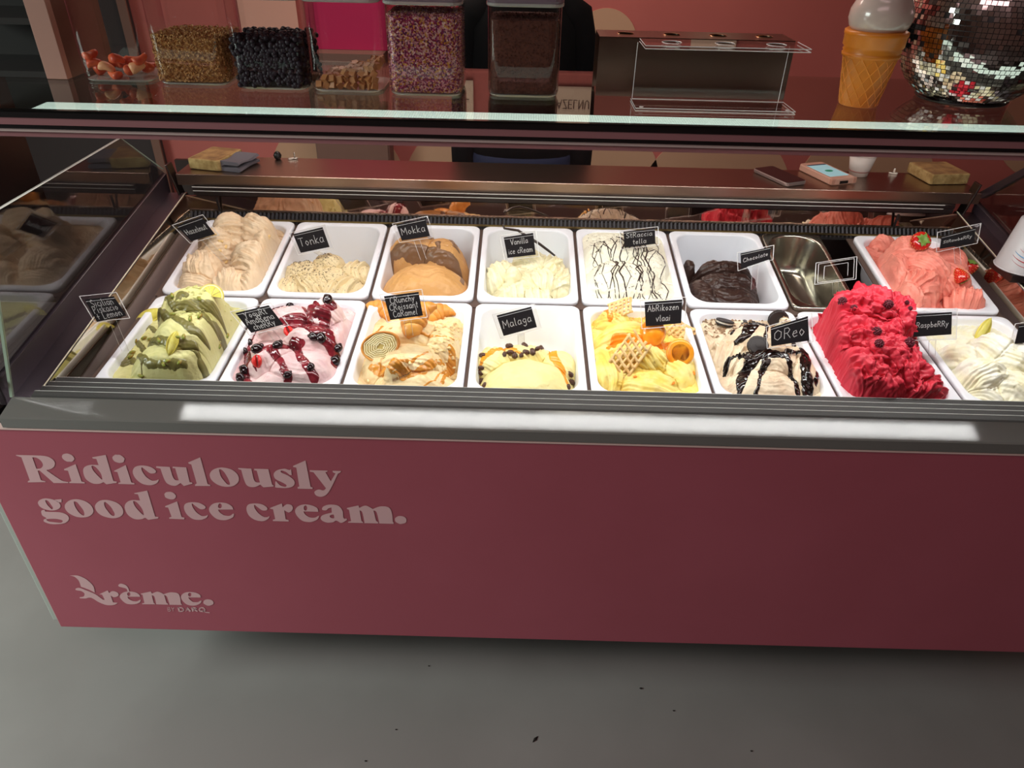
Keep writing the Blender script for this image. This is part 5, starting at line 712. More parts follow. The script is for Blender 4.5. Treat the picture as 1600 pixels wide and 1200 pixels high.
for key, sp in SPS.items():
    M = FR[key]; S = 1/(600 if key in ('hazelnut', 'strawberry') else 720); row_tilt = 50
    for t in sp['tops']:
        kd, x, y = t[:3]; a = t[3:]
        if kd == 'raspberry':
            s, k = a; big = k < 9
            lab = 'raspberry '+(pos_rasp[k] if big else 'small one of the cluster beside the sign on the red ice cream')
            place('raspberry', b_raspberry, lab, 'raspberry', 'raspberries on the red ice cream', tilt_local(M, key, x, y, .0085 if big else .005, k*50, 30+k*11), s*S/.0185)
        elif kd == 'strawberry':
            lab = {1434: 'large strawberry with green leaves at the top of the pink ice cream'}.get(0, ['large red strawberry with star of green leaves on top of the pink ice cream', 'strawberry lying beside the foot of the pink ice cream sign', 'smaller strawberry resting in the dip below the pink ice cream sign'][{15: 0, 13: 1, 11: 2}[a[0]]])
            place('strawberry', b_strawberry, lab, 'strawberry', 'strawberries on the pink ice cream', tilt_local(M, key, x, y, .010, a[1], 42 if a[0] == 15 else 65, 0 if a[0] == 15 else 70), a[0]*S/.0150)
        elif kd == 'lemon_half':
            place(kd, b_lemon_half, 'half-moon lemon slice at the top of the green ice cream', 'lemon', None, tilt_local(M, key, x, y, .008, -8, 50), 1.05)
        elif kd == 'lemon_wedge':
            lab = 'lemon wedge standing in the white ice cream' if key == 'lemon' else ('lemon wedge on the left flank of the green ice cream' if a[1] < 0 else 'lemon wedge upright on the front of the green ice cream')
            place(kd, b_lemon_wedge, lab, 'lemon', 'lemon wedges', tilt_local(M, key, x, y, .009, -a[1] if a[1] < 0 else (a[1]), 48), a[0]*S/.034)
        elif kd == 'pistachio':
            place(kd, b_pist, 'shelled pistachio scattered on the green ice cream', 'nut', 'pistachios on the green ice cream', tilt_local(M, key, x, y, .005, (x*9000) % 180, 20), 1.15)
        elif kd == 'nut':
            place(kd, b_nut, 'small pale hazelnut chip on the tan ice cream', 'nut', 'hazelnut chips on the tan ice cream', tilt_local(M, key, x, y, .002, (x*9000) % 180, 20), .6+.35*a[0])
        elif kd == 'cherry':
            place(kd, b_cherry, 'glossy black cherry on the pink and red ice cream', 'cherry', 'dark cherries on the yoghurt ice cream', tilt_local(M, key, x, y, .003, (x*9000) % 180, 30), 1.1+.22*(a[0] % 3))
        elif kd == 'petal':
            place(kd, b_petal, ['bright red sugar petal at the right corner of the cherry yoghurt sign', 'bright red sugar petal below the cherry yoghurt sign'][a[0]], 'candy', 'red sugar petals', tilt_local(M, key, x, y, .004, [-60, -80][a[0]], 45), 1.15)
        elif kd == 'croissant':
            lab = {20: 'golden croissant tip at the right of the caramel ice cream', 19: 'golden croissant end at the left behind the caramel sign', 26: 'large croissant piece below the caramel sign'}[a[0]]
            place(kd, b_croissant, lab, 'croissant', 'croissant pieces on the caramel ice cream', tilt_local(M, key, x, y, .012, a[1], 30), a[0]*S/.0150)
        elif kd == 'croissant_slice':
            place(kd, b_slice, 'cut croissant slice showing its spiral layers', 'croissant', None, tilt_local(M, key, x, y, .014, 18, 52), a[0]*S/.0265)
        elif kd == 'lattice':
            lab = {34: 'sugared pastry lattice at the back of the yellow ice cream', 52: 'largest sugared pastry lattice on the front of the yellow ice cream', 36: 'sugared pastry lattice at the right edge of the yellow ice cream'}[a[0]]
            place(kd+str(a[0]), lattice_b(a[0]*1.15*S, a[0]*.8*S, a[0]), lab, 'pastry', 'pastry lattices on the yellow ice cream', tilt_local(M, key, x, y, .012, a[1], 48))
        elif kd == 'apricot':
            if a[1] == 0: place(kd+'0', b_apricot_dome, 'orange apricot half, round side up, under the apricot sign', 'apricot', 'apricot halves on the yellow ice cream', tilt_local(M, key, x, y, .006, 0, 48), a[0]*S/.0205)
            else: place(kd+'1', b_apricot_cup, 'glazed apricot half, hollow side up, at the right of the yellow ice cream', 'apricot', 'apricot halves on the yellow ice cream', tilt_local(M, key, x, y, .012, 0, 48), a[0]*S/.0195)
        elif kd == 'raisin':
            place(kd, b_raisin, 'dark raisin on the pale yellow ice cream', 'raisin', 'raisins on the pale yellow ice cream', tilt_local(M, key, x, y, .002, (x*9000) % 180, 30), 1.15+.18*(a[0] % 3))
        elif kd == 'cookie':
            lab = {17: 'black sandwich cookie on edge at the left of the beige ice cream', 19: 'black sandwich cookie behind the sign of the beige ice cream', 18: 'black sandwich cookie lying in sauce at the centre of the beige ice cream'}[a[0]]
            tl, an, yw = {17: (60, 80, 80), 19: (75, 0, 0), 18: (28, 10, 0)}[a[0]]
            place(kd, b_cookie, lab, 'cookie', 'black cookies on the beige ice cream', tilt_local(M, key, x, y, .010 if a[0] != 18 else .006, an, tl, yw), a[0]*S/.0215)
        elif kd in ('crumb', 'bit'):
            c, nm, lab = {'croissant': ((250, 232, 176), 'white_chip', 'small pale crumb on the caramel ice cream'), 'apricot': ((240, 140, 40), 'apricot_bit', 'small orange fruit bit on the yellow ice cream'), 'oreo': ((44, 30, 28), 'cookie_bit', 'broken black cookie bit in the chocolate sauce')}[key]
            place(kd+key, b_bit(c, nm, .0045 if key != 'oreo' else .0075), lab, 'crumb', lab.replace('small ', '')+'s', tilt_local(M, key, x, y, .002, a[0]*50, 20))
# vanilla pod
pod = MB()
def wp(key, x, y, z): return FR[key] @ Vector((x, y, z))
pp = [(-.072, .150, .022), (-.066, .120, .028), (-.050, .095, .040), (-.028, .080, .046), (.0, .050, .044), (.030, .030, .036), (.052, .010, .030), (.070, -.006, .024)]
pod.tube([wp('vanilla', *p) for p in pp], [.0022, .0032, .0034, .0036, .0038, .0036, .0034, .0024], 8)
c0 = wp('vanilla', 0, .05, .03); o = obj('vanilla_pod', pod, mat('vanilla_skin', (38, 28, 24), .35), smooth=True); recenter(o, c0)
tag(o, 'long black vanilla pod behind the sign of the ivory ice cream', 'vanilla pod')

# ---------- empty steel pan ----------
Ms = pan_frame('B', 1.396)
o = obj('steel_pan', pan_mesh(.083, .1785, .011, .11, .02, .062), mat('pan_steel', (186, 184, 172), .22, 1), smooth=True); o.matrix_world = Ms
tag(o, 'empty narrow stainless steel pan beside the chocolate ice cream', 'pan')

# ---------- signs ----------
GLY = {
 'A': (.62, [[(0, 0), (.3, 1), (.6, 0)], [(.12, .38), (.5, .38)]]), 'C': (.6, [[(.55, .82), (.35, 1), (.08, .75), (.02, .4), (.15, .05), (.4, 0), (.58, .15)]]),
 'H': (.62, [[(.05, 1), (.05, 0)], [(.55, 1), (.52, 0)], [(.05, .5), (.55, .52)]]), 'T': (.6, [[(0, 1), (.6, .97)], [(.3, 1), (.28, 0)]]),
 'M': (.75, [[(.03, 0), (.08, 1), (.36, .35), (.66, 1), (.7, 0)]]), 'V': (.6, [[(0, 1), (.28, 0), (.58, 1)]]), 'v': (.5, [[(0, .6), (.2, 0), (.45, .7)]]),
 'S': (.55, [[(.5, .85), (.3, 1), (.06, .8), (.15, .55), (.42, .42), (.5, .18), (.25, 0), (.02, .12)]]), 'Y': (.6, [[(.02, .95), (.28, .5)], [(.56, 1), (.28, .5), (.1, -.1)]]),
 'O': (.7, [[(.3, 1), (.05, .75), (.05, .25), (.3, 0), (.58, .25), (.6, .75), (.3, 1)]]), 'R': (.6, [[(.05, 0), (.05, 1), (.35, 1), (.5, .78), (.35, .52), (.05, .5)], [(.25, .5), (.55, 0)]]),
 'P': (.55, [[(.05, 0), (.05, 1), (.38, .97), (.48, .72), (.3, .5), (.05, .48)]]), 'L': (.5, [[(.05, 1), (.04, 0), (.45, .02)]]), '&': (.5, [[(.25, .8), (.25, .1)], [(.05, .45), (.45, .45)]]),
 'a': (.5, [[(.42, .5), (.2, .58), (.03, .35), (.08, .05), (.25, 0), (.4, .2), (.42, .55), (.42, .08), (.5, .02)]]), 'b': (.48, [[(.05, 1), (.05, 0)], [(.05, .35), (.25, .55), (.42, .35), (.35, .05), (.05, .02)]]),
 'c': (.42, [[(.38, .5), (.2, .58), (.03, .3), (.12, .02), (.38, .1)]]), 'e': (.45, [[(.05, .3), (.38, .36), (.32, .56), (.12, .52), (.03, .25), (.15, .0), (.4, .1)]]), 'g': (.5, [[(.42, .5), (.2, .58), (.04, .35), (.2, .08), (.4, .25), (.42, .55), (.4, -.25), (.2, -.38), (.05, -.25)]]),
 'h': (.48, [[(.05, 1), (.05, 0)], [(.05, .35), (.25, .55), (.4, .4), (.42, 0)]]), 'i': (.22, [[(.08, .55), (.08, 0)], [(.08, .78), (.10, .82)]]), 'k': (.46, [[(.05, 1), (.05, 0)], [(.38, .58), (.06, .25), (.42, 0)]]),
 'l': (.25, [[(.08, 1), (.08, .05), (.2, 0)]]), 'm': (.7, [[(.03, .55), (.04, 0)], [(.04, .4), (.2, .56), (.32, .4), (.32, 0)], [(.32, .4), (.48, .56), (.62, .38), (.64, 0)]]), 'n': (.48, [[(.03, .55), (.05, 0)], [(.05, .38), (.25, .56), (.4, .38), (.42, 0)]]),
 'o': (.48, [[(.2, .57), (.03, .3), (.2, 0), (.42, .28), (.2, .57)]]), 'p': (.46, [[(.04, .55), (.04, -.35)], [(.04, .4), (.25, .56), (.4, .3), (.22, .02), (.05, .1)]]), 'r': (.36, [[(.04, .55), (.05, 0)], [(.05, .35), (.2, .55), (.34, .48)]]),
 's': (.4, [[(.34, .5), (.15, .57), (.06, .42), (.32, .22), (.25, .02), (.03, .05)]]), 't': (.34, [[(.14, .9), (.14, .05), (.28, 0)], [(0, .6), (.3, .62)]]), 'u': (.48, [[(.03, .55), (.06, .08), (.25, 0), (.4, .2), (.42, .55), (.42, .02)]]),
 'w': (.62, [[(.0, .55), (.14, 0), (.28, .45), (.42, 0), (.56, .55)]]), 'y': (.46, [[(.03, .55), (.2, .08)], [(.4, .58), (.2, .05), (.05, -.35)]]), 'z': (.42, [[(.03, .55), (.36, .55), (.04, .02), (.4, .02)]]), ' ': (.3, [])}
def text_strokes(lines):
    L = []; n = len(lines)
    wid = [sum(GLY[c][0]+.12 for c in l) for l in lines]; mw = max(wid)
    sc = min(.86/mw, .62/n if n > 1 else .34)
    lh = sc*1.45*(1.6 if n == 1 else 1)
    for k, l in enumerate(lines):
        x = .5-wid[k]*sc/2; y = .5+((n-1)/2-k)*(.86/n if n > 1 else 0)-sc*.75
        for c in l:
            w, ss = GLY[c]
            for s in ss: L.append([(x+p[0]*sc+(p[1]*sc*.06), y+p[1]*sc*1.55) for p in s])
            x += (w+.12)*sc
    return L
SLAB = {'hazelnut': 'on the tan ice cream', 'tonka': 'on the speckled cream ice cream', 'mokka': 'on the caramel-brown ice cream', 'vanilla': 'on the ivory ice cream', 'stracciatella': 'on the ice cream with chocolate lines', 'chocolate': 'on the black-brown ice cream',
 'strawberry': 'on the salmon pink ice cream', 'pistachio': 'on the left of the green ice cream', 'yogurt': 'on the pink ice cream with cherries', 'croissant': 'on the caramel ice cream with croissants', 'malaga': 'in the pan of pale yellow ice cream', 'apricot': 'on the bright yellow ice cream',
 'oreo': 'on the beige ice cream with black cookies', 'raspberry': 'between the red and the white ice cream', 'lemon': 'cut by the right edge of the picture'}
STEXT = {'hazelnut': 'HAZELNUT'}
for key, s in SIGNS.items():
    q = [Vector(p) for p in s['q']]; fq = [Vector(p) for p in s['fq']]; foot = Vector(s['foot'])
    n = (q[1]-q[0]).cross(q[3]-q[0]).normalized(); n = -n if n.y > 0 else n
    base = foot
    if key == 'empty': lab = 'empty clear acrylic sign holder over the steel pan'
    else:
        w = s['txt']; lab = 'small black chalk sign reading %s %s' % (' '.join(w) if key not in ('oreo', 'lemon') else ('a short four-letter word' if key == 'oreo' else 'C'), SLAB[key])
        lab = ' '.join(lab.split()[:16])
    r = thing('flavour_sign', lab, 'sign', base, 'flavour signs'); Mi = Matrix.Translation(-base)
    def add(name, mb, m, **k):
        mb.v = [tuple(Vector(p)-base) for p in mb.v]; return obj(name, mb, m, r, **k)
    add('holder_plate', MB().prism(fq, n*-.0022), M_ACR)
    ed = MB()
    for a, b in zip(fq, fq[1:]+fq[:1]): ed.tube([a+n*.0002, b+n*.0002], .0008, 4)
    ins = [fq[i]+(sum(fq, Vector())/4-fq[i])*.13 for i in range(4)]
    if key == 'empty':
        for a, b in zip(ins, ins[1:]+ins[:1]): ed.tube([a+n*.0008, b+n*.0008], .0006, 4)
        ins2 = [fq[i]+(sum(fq, Vector())/4-fq[i])*.42 for i in range(4)]
        for a, b in ((0, 1), (1, 2), (3, 0)): ed.tube([ins2[a]+n*.0008, ins2[b]+n*.0008], .0005, 4)
    add('holder_edge', ed, M_ACREDGE)
    if s['txt']:
        card = add('chalk_card', MB().prism([p+n*.0012 for p in q], n*-.001), M_CARD)
        w = MB()
        P = lambda u, v: q[3]+(q[2]-q[3])*u+((q[0]+(q[1]-q[0])*u)-(q[3]+(q[2]-q[3])*u))*v+n*.0016
        for st in text_strokes(s['txt']):
            pts = [P(*p) for p in st]
            for a, b in zip(pts[:-1], pts[1:]):
                d = (b-a)
                if d.length < 1e-6: continue
                d.normalize(); sd = d.cross(n)*.00056
                a2, b2 = a-d*.0003, b+d*.0003; w.add([a2-sd, b2-sd, b2+sd, a2+sd], [(0, 1, 2, 3)])
        w.v = [tuple(Vector(p)-base) for p in w.v]
        obj('chalk_lettering', w, M_CHALK, card)
        bar = MB(); a, b = q[0]+(q[3]-q[0])*.10, q[1]+(q[2]-q[1])*.10; bar.tube([a+n*.0018, b+n*.0018], .0004, 4); add('clip_line', bar, M_ACREDGE)
    mid = (fq[2]+fq[3])/2; sx = (fq[2]-fq[3]).normalized()*.0075; top = mid+(foot-mid)*(-.0)
    add('stem', MB().prism([top-sx, top+sx, foot+sx, foot-sx], n*-.0015), M_ACR)
    se = MB(); se.tube([top-sx, foot-sx], .0004, 4); se.tube([top+sx, foot+sx], .0004, 4); add('stem_edge', se, M_ACREDGE)
# ---------- jars on the shelf ----------
M_JAR = glass('jar_plastic', (.90, .90, .90), 1.45, 0, 1.0)
M_JARBASE = mat('jar_base', (200, 200, 196), .1, trans=.5); M_LID = mat('jar_lid', (128, 112, 126), .3, trans=.35)
def jar(x0, x1, y0, h, label, fill_h):
    w = (x1-x0); hx = w/2; cx = (x0+x1)/2; cy = y0+hx
    r = thing('storage_jar', label, 'jar', (cx, cy, .5), 'square clear jars on the glass shelf')
    t = .002
    body = MB().loft([rrect(hx-.006, hx-.006, .02, .0), rrect(hx-.002, hx-.002, .022, .004), rrect(hx, hx, .022, .012), rrect(hx, hx, .022, h)], cap0=False, cap1=False)
    obj('body', body, M_JAR, r, smooth=True)
    obj('base', MB().loft([rrect(hx-.007, hx-.007, .02, .0003), rrect(hx-.003, hx-.003, .022, .003), rrect(hx-.003, hx-.003, .022, .0045)]), M_JARBASE, r)
    obj('rim', MB().loft([rrect(hx+.001, hx+.001, .022, h-.004), rrect(hx+.003, hx+.003, .022, h-.002), rrect(hx+.003, hx+.003, .022, h+.002), rrect(hx-.002, hx-.002, .022, h+.002), rrect(hx-.002, hx-.002, .022, h-.004)], cap0=False, cap1=False), M_JARBASE, r, smooth=False)
    lid = obj('lid', MB().loft([rrect(hx+.002, hx+.002, .022, h+.002), rrect(hx+.003, hx+.003, .022, h+.006), rrect(hx+.003, hx+.003, .022, h+.018), rrect(hx, hx, .02, h+.022), rrect(hx-.02, hx-.02, .02, h+.022), rrect(hx-.022, hx-.022, .02, h+.019)]), M_LID, r)
    obj('button', MB().lathe([(.022, h+.019), (.022, h+.024), (.018, h+.026)], 24), M_LID, lid)
    return cx, cy, hx
def fillbox(hx, h, z0=.006): return MB().loft([rrect(hx-.008, hx-.008, .02, z0), rrect(hx-.004, hx-.004, .02, z0+.008), rrect(hx-.004, hx-.004, .02, h)])
def fill_points(hx, h, n, rs, wav=.004):
    """points on the front, the sides and the top of a filling"""
    out = []; a = hx-.0035
    for _ in range(n):
        u = rs.random()
        if u < .38: out.append((rs.uniform(-a+.006, a-.006), -a, rs.uniform(.008, h)))
        elif u < .56: out.append((-a, rs.uniform(-a+.006, a-.006), rs.uniform(.008, h)))
        elif u < .72: out.append((a, rs.uniform(-a+.006, a-.006), rs.uniform(.008, h)))
        else: out.append((rs.uniform(-a, a), rs.uniform(-a, a), h+rs.uniform(-.001, wav)))
    return out
def chunkmesh(mb, c, r, rs):
    R = Euler((rs.uniform(0, 6), rs.uniform(0, 6), rs.uniform(0, 6))).to_matrix(); c = Vector(c)
    vs = [R @ Vector(p)*r*rs.uniform(.7, 1.2)+c for p in ((1, 0, -.6), (-.6, .9, -.5), (-.6, -.9, -.5), (0, 0, 1))]
    mb.add(vs, [(0, 1, 2), (0, 3, 1), (1, 3, 2), (2, 3, 0)])
JH = .165
J = {}
J[1] = jar(-.271, -.129, -.048, JH, 'clear square jar with a few orange fruit pieces', 0)
J[2] = jar(-.112, .031, -.061, JH, 'clear square jar half full of chopped nuts', 0)
J[3] = jar(.055, .199, -.084, JH, 'clear square jar of dark round balls', 0)
J[4] = jar(.208, .351, -.091, JH, 'clear square jar with caramel cubes at the bottom', 0)
J[5] = jar(.366, .510, -.108, JH, 'clear square jar full of pink and gold sprinkles', 0)
J[6] = jar(.560, .700, -.099, JH, 'clear square jar of dark brown cocoa, apart from the others', 0)
rs = random.Random(5)
def filling(name, label, cat, j, mb, m, kind='stuff', smooth=False):
    cx, cy, hx = J[j]; o = obj(name, mb, m, loc=(cx, cy, .5), kind=kind, smooth=smooth); tag(o, label, cat); return o
# chopped nuts
mb = fillbox(J[2][2], .088)
for p in fill_points(J[2][2], .090, 3600, rs, .003): chunkmesh(mb, p, .0026, rs)
filling('chopped_nuts', 'golden brown chopped nuts filling a clear jar', 'nuts', 2, mb, mat('chopped_nut', (150, 98, 50), .6, c2=(206, 160, 98), nscale=160, detail=1))
mb = fillbox(J[3][2], .086)
for p in fill_points(J[3][2], .089, 620, rs, .006): mb.ico(p, .0058, 2)
filling('chocolate_balls', 'blue-black round balls filling a clear jar', 'sweets', 3, mb, mat('dark_ball', (38, 30, 38), .45, spec=.2), smooth=True)
mb = fillbox(J[5][2], .142)
m5 = mat('sprinkle', (190, 86, 120), .5)
nt = m5.node_tree; nz = nt.nodes.new('ShaderNodeTexVoronoi'); nz.inputs['Scale'].default_value = 330; tc = nt.nodes.new('ShaderNodeTexCoord'); rp = nt.nodes.new('ShaderNodeValToRGB'); sx = nt.nodes.new('ShaderNodeSeparateColor')
rp.color_ramp.interpolation = 'CONSTANT'; els = rp.color_ramp.elements; els[0].position = 0; els[0].color = lin((150, 40, 84)); els[1].position = .3; els[1].color = lin((214, 150, 160))
for p_, c_ in ((.5, (206, 150, 70)), (.68, (112, 44, 92)), (.84, (226, 190, 180))): e = els.new(p_); e.color = lin(c_)
nt.links.new(tc.outputs['Object'], nz.inputs[0]); nt.links.new(nz.outputs['Color'], sx.inputs[0]); nt.links.new(sx.outputs[0], rp.inputs[0]); nt.links.new(rp.outputs[0], nt.nodes['Principled BSDF'].inputs['Base Color'])
for p in fill_points(J[5][2], .144, 5200, rs, .002):
    a = rs.uniform(0, PI); d = Vector((math.cos(a), .1, math.sin(a)))*.0019; s_ = Vector((-math.sin(a), .3, math.cos(a)))*.0006; p = Vector(p)
    mb.add([p-d-s_, p+d-s_, p+d+s_, p-d+s_, p-d+Vector((0, -.001, 0)), p+d+Vector((0, -.001, 0))], [(0, 1, 5, 4), (2, 3, 4, 5), (0, 4, 3), (1, 2, 5)])
filling('sprinkles', 'pink, gold and purple sugar sprinkles filling a clear jar', 'sprinkles', 5, mb, m5)
mb = fillbox(J[6][2], .138)
for p in fill_points(J[6][2], .138, 1500, rs, .002): chunkmesh(mb, p, .0014, rs)
filling('cocoa_crumbs', 'dark brown cocoa crumbs filling a clear jar', 'cocoa', 6, mb, mat('cocoa', (74, 34, 22), .8, c2=(92, 46, 30), nscale=200))
# caramel cubes: one by one
cube = None; cx, cy, hx = J[4]; mcube = mat('caramel_cube', (168, 110, 62), .5, c2=(190, 134, 82), nscale=20)
cnt = 0
for lay in range(4):
    for iy in range(7):
        for ix in range(9):
            x = -.056+ix*.0138+rs.uniform(-.003, .003); y = -.056+iy*.0155+rs.uniform(-.003, .003)
            hmax = .9+2.6*(x+.06)/.12
            if lay > hmax or (iy > 0 and lay < int(hmax)-0): continue
            z = .0115+lay*.0115
            if cube is None:
                cube = obj('caramel_cube', MB().box(-.0062, .0062, -.0062, .0062, -.0062, .0062), mcube, bevel=.0006); o = cube
            else: o = cube.copy(); COL.objects.link(o)
            o.location = (cx+x, cy+y, .5+z); o.rotation_euler = (rs.uniform(-.3, .3), rs.uniform(-.8, .8), rs.uniform(0, 1.5)); cnt += 1
            tag(o, 'small caramel cube in the heap at the bottom of a jar', 'sweet', 'caramel cubes in the jar')
print('cubes', cnt)
# fruit pieces
mfr = mat('orange_fruit', (206, 74, 44), .4, c2=(226, 110, 70), nscale=40); mfr2 = mat('pale_fruit', (238, 176, 128), .45)
cx, cy, hx = J[1]; PC = None
for k, (x, y, z, a, pal) in enumerate([(-.045, -.05, .030, 20, 0), (-.022, -.052, .022, 0, 1), (.0, -.045, .038, 60, 0), (.018, -.05, .018, 120, 0), (.04, -.05, .026, 30, 1), (-.05, -.02, .016, 50, 0), (.02, -.02, .034, 10, 0), (.048, -.02, .02, 80, 0), (-.02, .0, .024, 140, 0), (.03, .02, .018, 30, 0), (-.01, -.052, .012, 150, 0), (.048, -.048, .044, 40, 0), (-.052, -.045, .050, 70, 0), (-.04, .03, .02, 0, 0)]):
    m = mfr2 if pal else mfr
    if PC is None:
        mbx = MB(); rings = []
        for i in range(7):
            t = i/6; w = .0125*(1-.45*t)*(.75 if i in (0, 6) else 1)
            rings.append([((t-.5)*.030, w*math.cos(q), w*.8*math.sin(q)+.004*math.sin(PI*t)) for q in [2*PI*j/10 for j in range(10)]])
        PC = mbx.loft(rings)
    o = obj('fruit_piece', PC, m, smooth=True); o.location = (cx+x, cy+y, .5+z*.9+.004); o.rotation_euler = (.3*k, .4*math.sin(k), math.radians(a))
    tag(o, 'pale cut end of a fruit piece in the left jar' if pal else 'orange-red fruit piece lying in the leftmost jar', 'fruit', 'fruit pieces in the leftmost jar')

# ---------- dark shelf unit at the far left ----------
u = thing('shelf_unit', 'dark brown open shelf unit with a pale front post at the far left', 'shelf', (-.45, .05, .5))
def up_(name, b, m, **k):
    x0, x1, y0, y1, z0, z1 = b; return obj(name, MB().box(x0+.45, x1+.45, y0-.05, y1-.05, z0-.5, z1-.5), m, u, **k)
mwd = mat('dark_wood', (26, 19, 17), .8, c2=(22, 16, 15), nscale=12)
up_('post', (-.352, -.309, -.031, -.012, .5005, .95), mat('pale_post', (168, 126, 112), .55), bevel=.001)
up_('side_board', (-.322, -.309, -.012, .17, .5005, .95), mat('brown_board', (98, 70, 56), .5))
up_('back_board', (-.60, -.322, .16, .17, .5005, .95), mwd)
for z in (.5005, .60, .72, .84): up_('shelf_board', (-.60, -.322, -.02, .16, z, z+.012), mwd)

# ---------- cone stands ----------
st = thing('cone_stand', 'brushed steel bench-shaped cone stand with four round holes', 'stand', (.966, -.03, .5))
def holed_plate(mb, x0, x1, y0, y1, z, th, holes, n=20):
    outer = [Vector((x0, y0, 0)), Vector((x1, y0, 0)), Vector((x1, y1, 0)), Vector((x0, y1, 0))]
    loops = [outer]+[[Vector((cx+r*math.cos(2*PI*k/n), cy+r*math.sin(2*PI*k/n), 0)) for k in range(n)][::-1] for cx, cy, r in holes]
    pts = [p for l in loops for p in l]; tr = tessellate_polygon(loops)
    for zz in (z, z+th): mb.add([(p.x, p.y, zz) for p in pts], [tuple(t) for t in tr])
    for l in loops:
        m_ = len(l); mb.add([(p.x, p.y, z) for p in l]+[(p.x, p.y, z+th) for p in l], [(i, (i+1) % m_, m_+(i+1) % m_, m_+i) for i in range(m_)])
    return mb
mst = mat('stand_steel', (120, 98, 88), .3, 1, bump=.1, bscale=60, stretch=(1, 30, 30))
tx0, tx1, ty0, ty1 = .776-.966, 1.156-.966, -.062+.03, .028+.03
hl = [(tx0+.055+.092*k, (ty0+ty1)/2, .0165) for k in range(4)]
obj('top_plate', holed_plate(MB(), tx0, tx1, ty0, ty1, .108, .0015, hl), mst, st)
obj('front_plate', MB().box(tx0, tx1, ty0, ty0+.0015, .0005, .109), mst, st)
obj('back_plate', MB().box(tx0, tx1, ty1-.0015, ty1, .0005, .109), mst, st)
for cx_, cy_, r_ in hl:
    obj('hole_rim', MB().tube([(cx_+r_*math.cos(2*PI*k/20), cy_+r_*math.sin(2*PI*k/20), .1098) for k in range(21)], .0007, 5), mat('copper_rim', (220, 170, 130), .25, 1), st)
ac = thing('acrylic_cone_holder', 'clear acrylic cone holder in front of the steel stand', 'stand', (.99, -.13, .5))
ax0, ax1 = -.146, .150
obj('top_plate', holed_plate(MB(), ax0+.004, ax1+.006, -.055, .025, .108, .006, [(-.088, -.012, .018), (.01, -.012, .018), (.105, -.012, .018)]), M_ACR, ac)
obj('back_plate', MB().box(ax0, ax1, .019, .025, .006, .108), M_ACR, ac)
obj('base_plate', MB().box(ax0-.002, ax1+.002, -.055, .025, .0005, .006), M_ACR, ac)
e = MB()
for z in (.1085, .1135): e.tube([(ax0+.004, .025, z), (ax0+.004, -.055, z), (ax1+.006, -.055, z), (ax1+.006, .025, z)], .0008, 4)
for z in (.001, .0055): e.tube([(ax0-.002, .025, z), (ax0-.002, -.055, z), (ax1+.002, -.055, z), (ax1+.002, .025, z)], .0008, 4)
e.tube([(ax0, .019, .006), (ax0, .019, .108)], .0006, 4); e.tube([(ax1-.01, .019, .006), (ax1-.01, .019, .108)], .0006, 4); e.tube([(ax0, .019, .0065), (ax1, .019, .0065)], .0009, 4)
for cx_ in (-.088, .01, .105):
    for z in (.1082, .1138): e.tube([(cx_+.018*math.cos(2*PI*k/20), -.012+.018*math.sin(2*PI*k/20), z) for k in range(21)], .0006, 4)
obj('bright_edge', e, M_ACREDGE, ac)
for cx_ in (ax0+.01, ax1-.01): obj('rubber_foot', MB().lathe([(.004, .0055), (.004, .0065)], 12, (cx_, -.045, 0)), M_ACREDGE, ac)

# ---------- cone lamp ----------
cl = thing('cone_lamp', 'orange waffle cone lamp with a milky white ice cream top', 'lamp', (1.297, -.085, .5))
mw = mat('waffle_plastic', (214, 130, 38), .35, c2=(204, 118, 30), nscale=14)
cn = MB().lathe([(.034, .0005), (.036, .002), (.049, .088), (.053, .0895), (.0535, .095), (.051, .097), (.0535, .101), (.0515, .1045), (.0555, .109), (.056, .126), (.0575, .128), (.0575, .134), (.054, .136)], 40)
obj('cone', cn, mw, cl, smooth=True)
for s_ in (-1, 1):
    for k in range(14):
        pts = []
        for j in range(12):
            t = j/11; r_ = .0362+(.049-.0362)*t; a = 2*PI*k/14+s_*t*1.3; pts.append((r_*math.cos(a), r_*math.sin(a), .003+.084*t))
        obj('waffle_rib', MB().tube(pts, .0009, 4), mat('waffle_rib', (228, 148, 58), .35), cl)
mtop = mat('milky_plastic', (200, 182, 172), .22, trans=.0, coat=.6, c2=(192, 174, 166), nscale=10)
obj('ice_cream_top', MB().lathe([(.047, .134), (.053, .142), (.057, .155), (.056, .170), (.050, .184), (.0455, .192), (.047, .202), (.0505, .214), (.049, .230), (.042, .245), (.036, .255), (.034, .266), (.028, .285), (.014, .305), (.001, .318)], 40), mtop, cl, smooth=True)
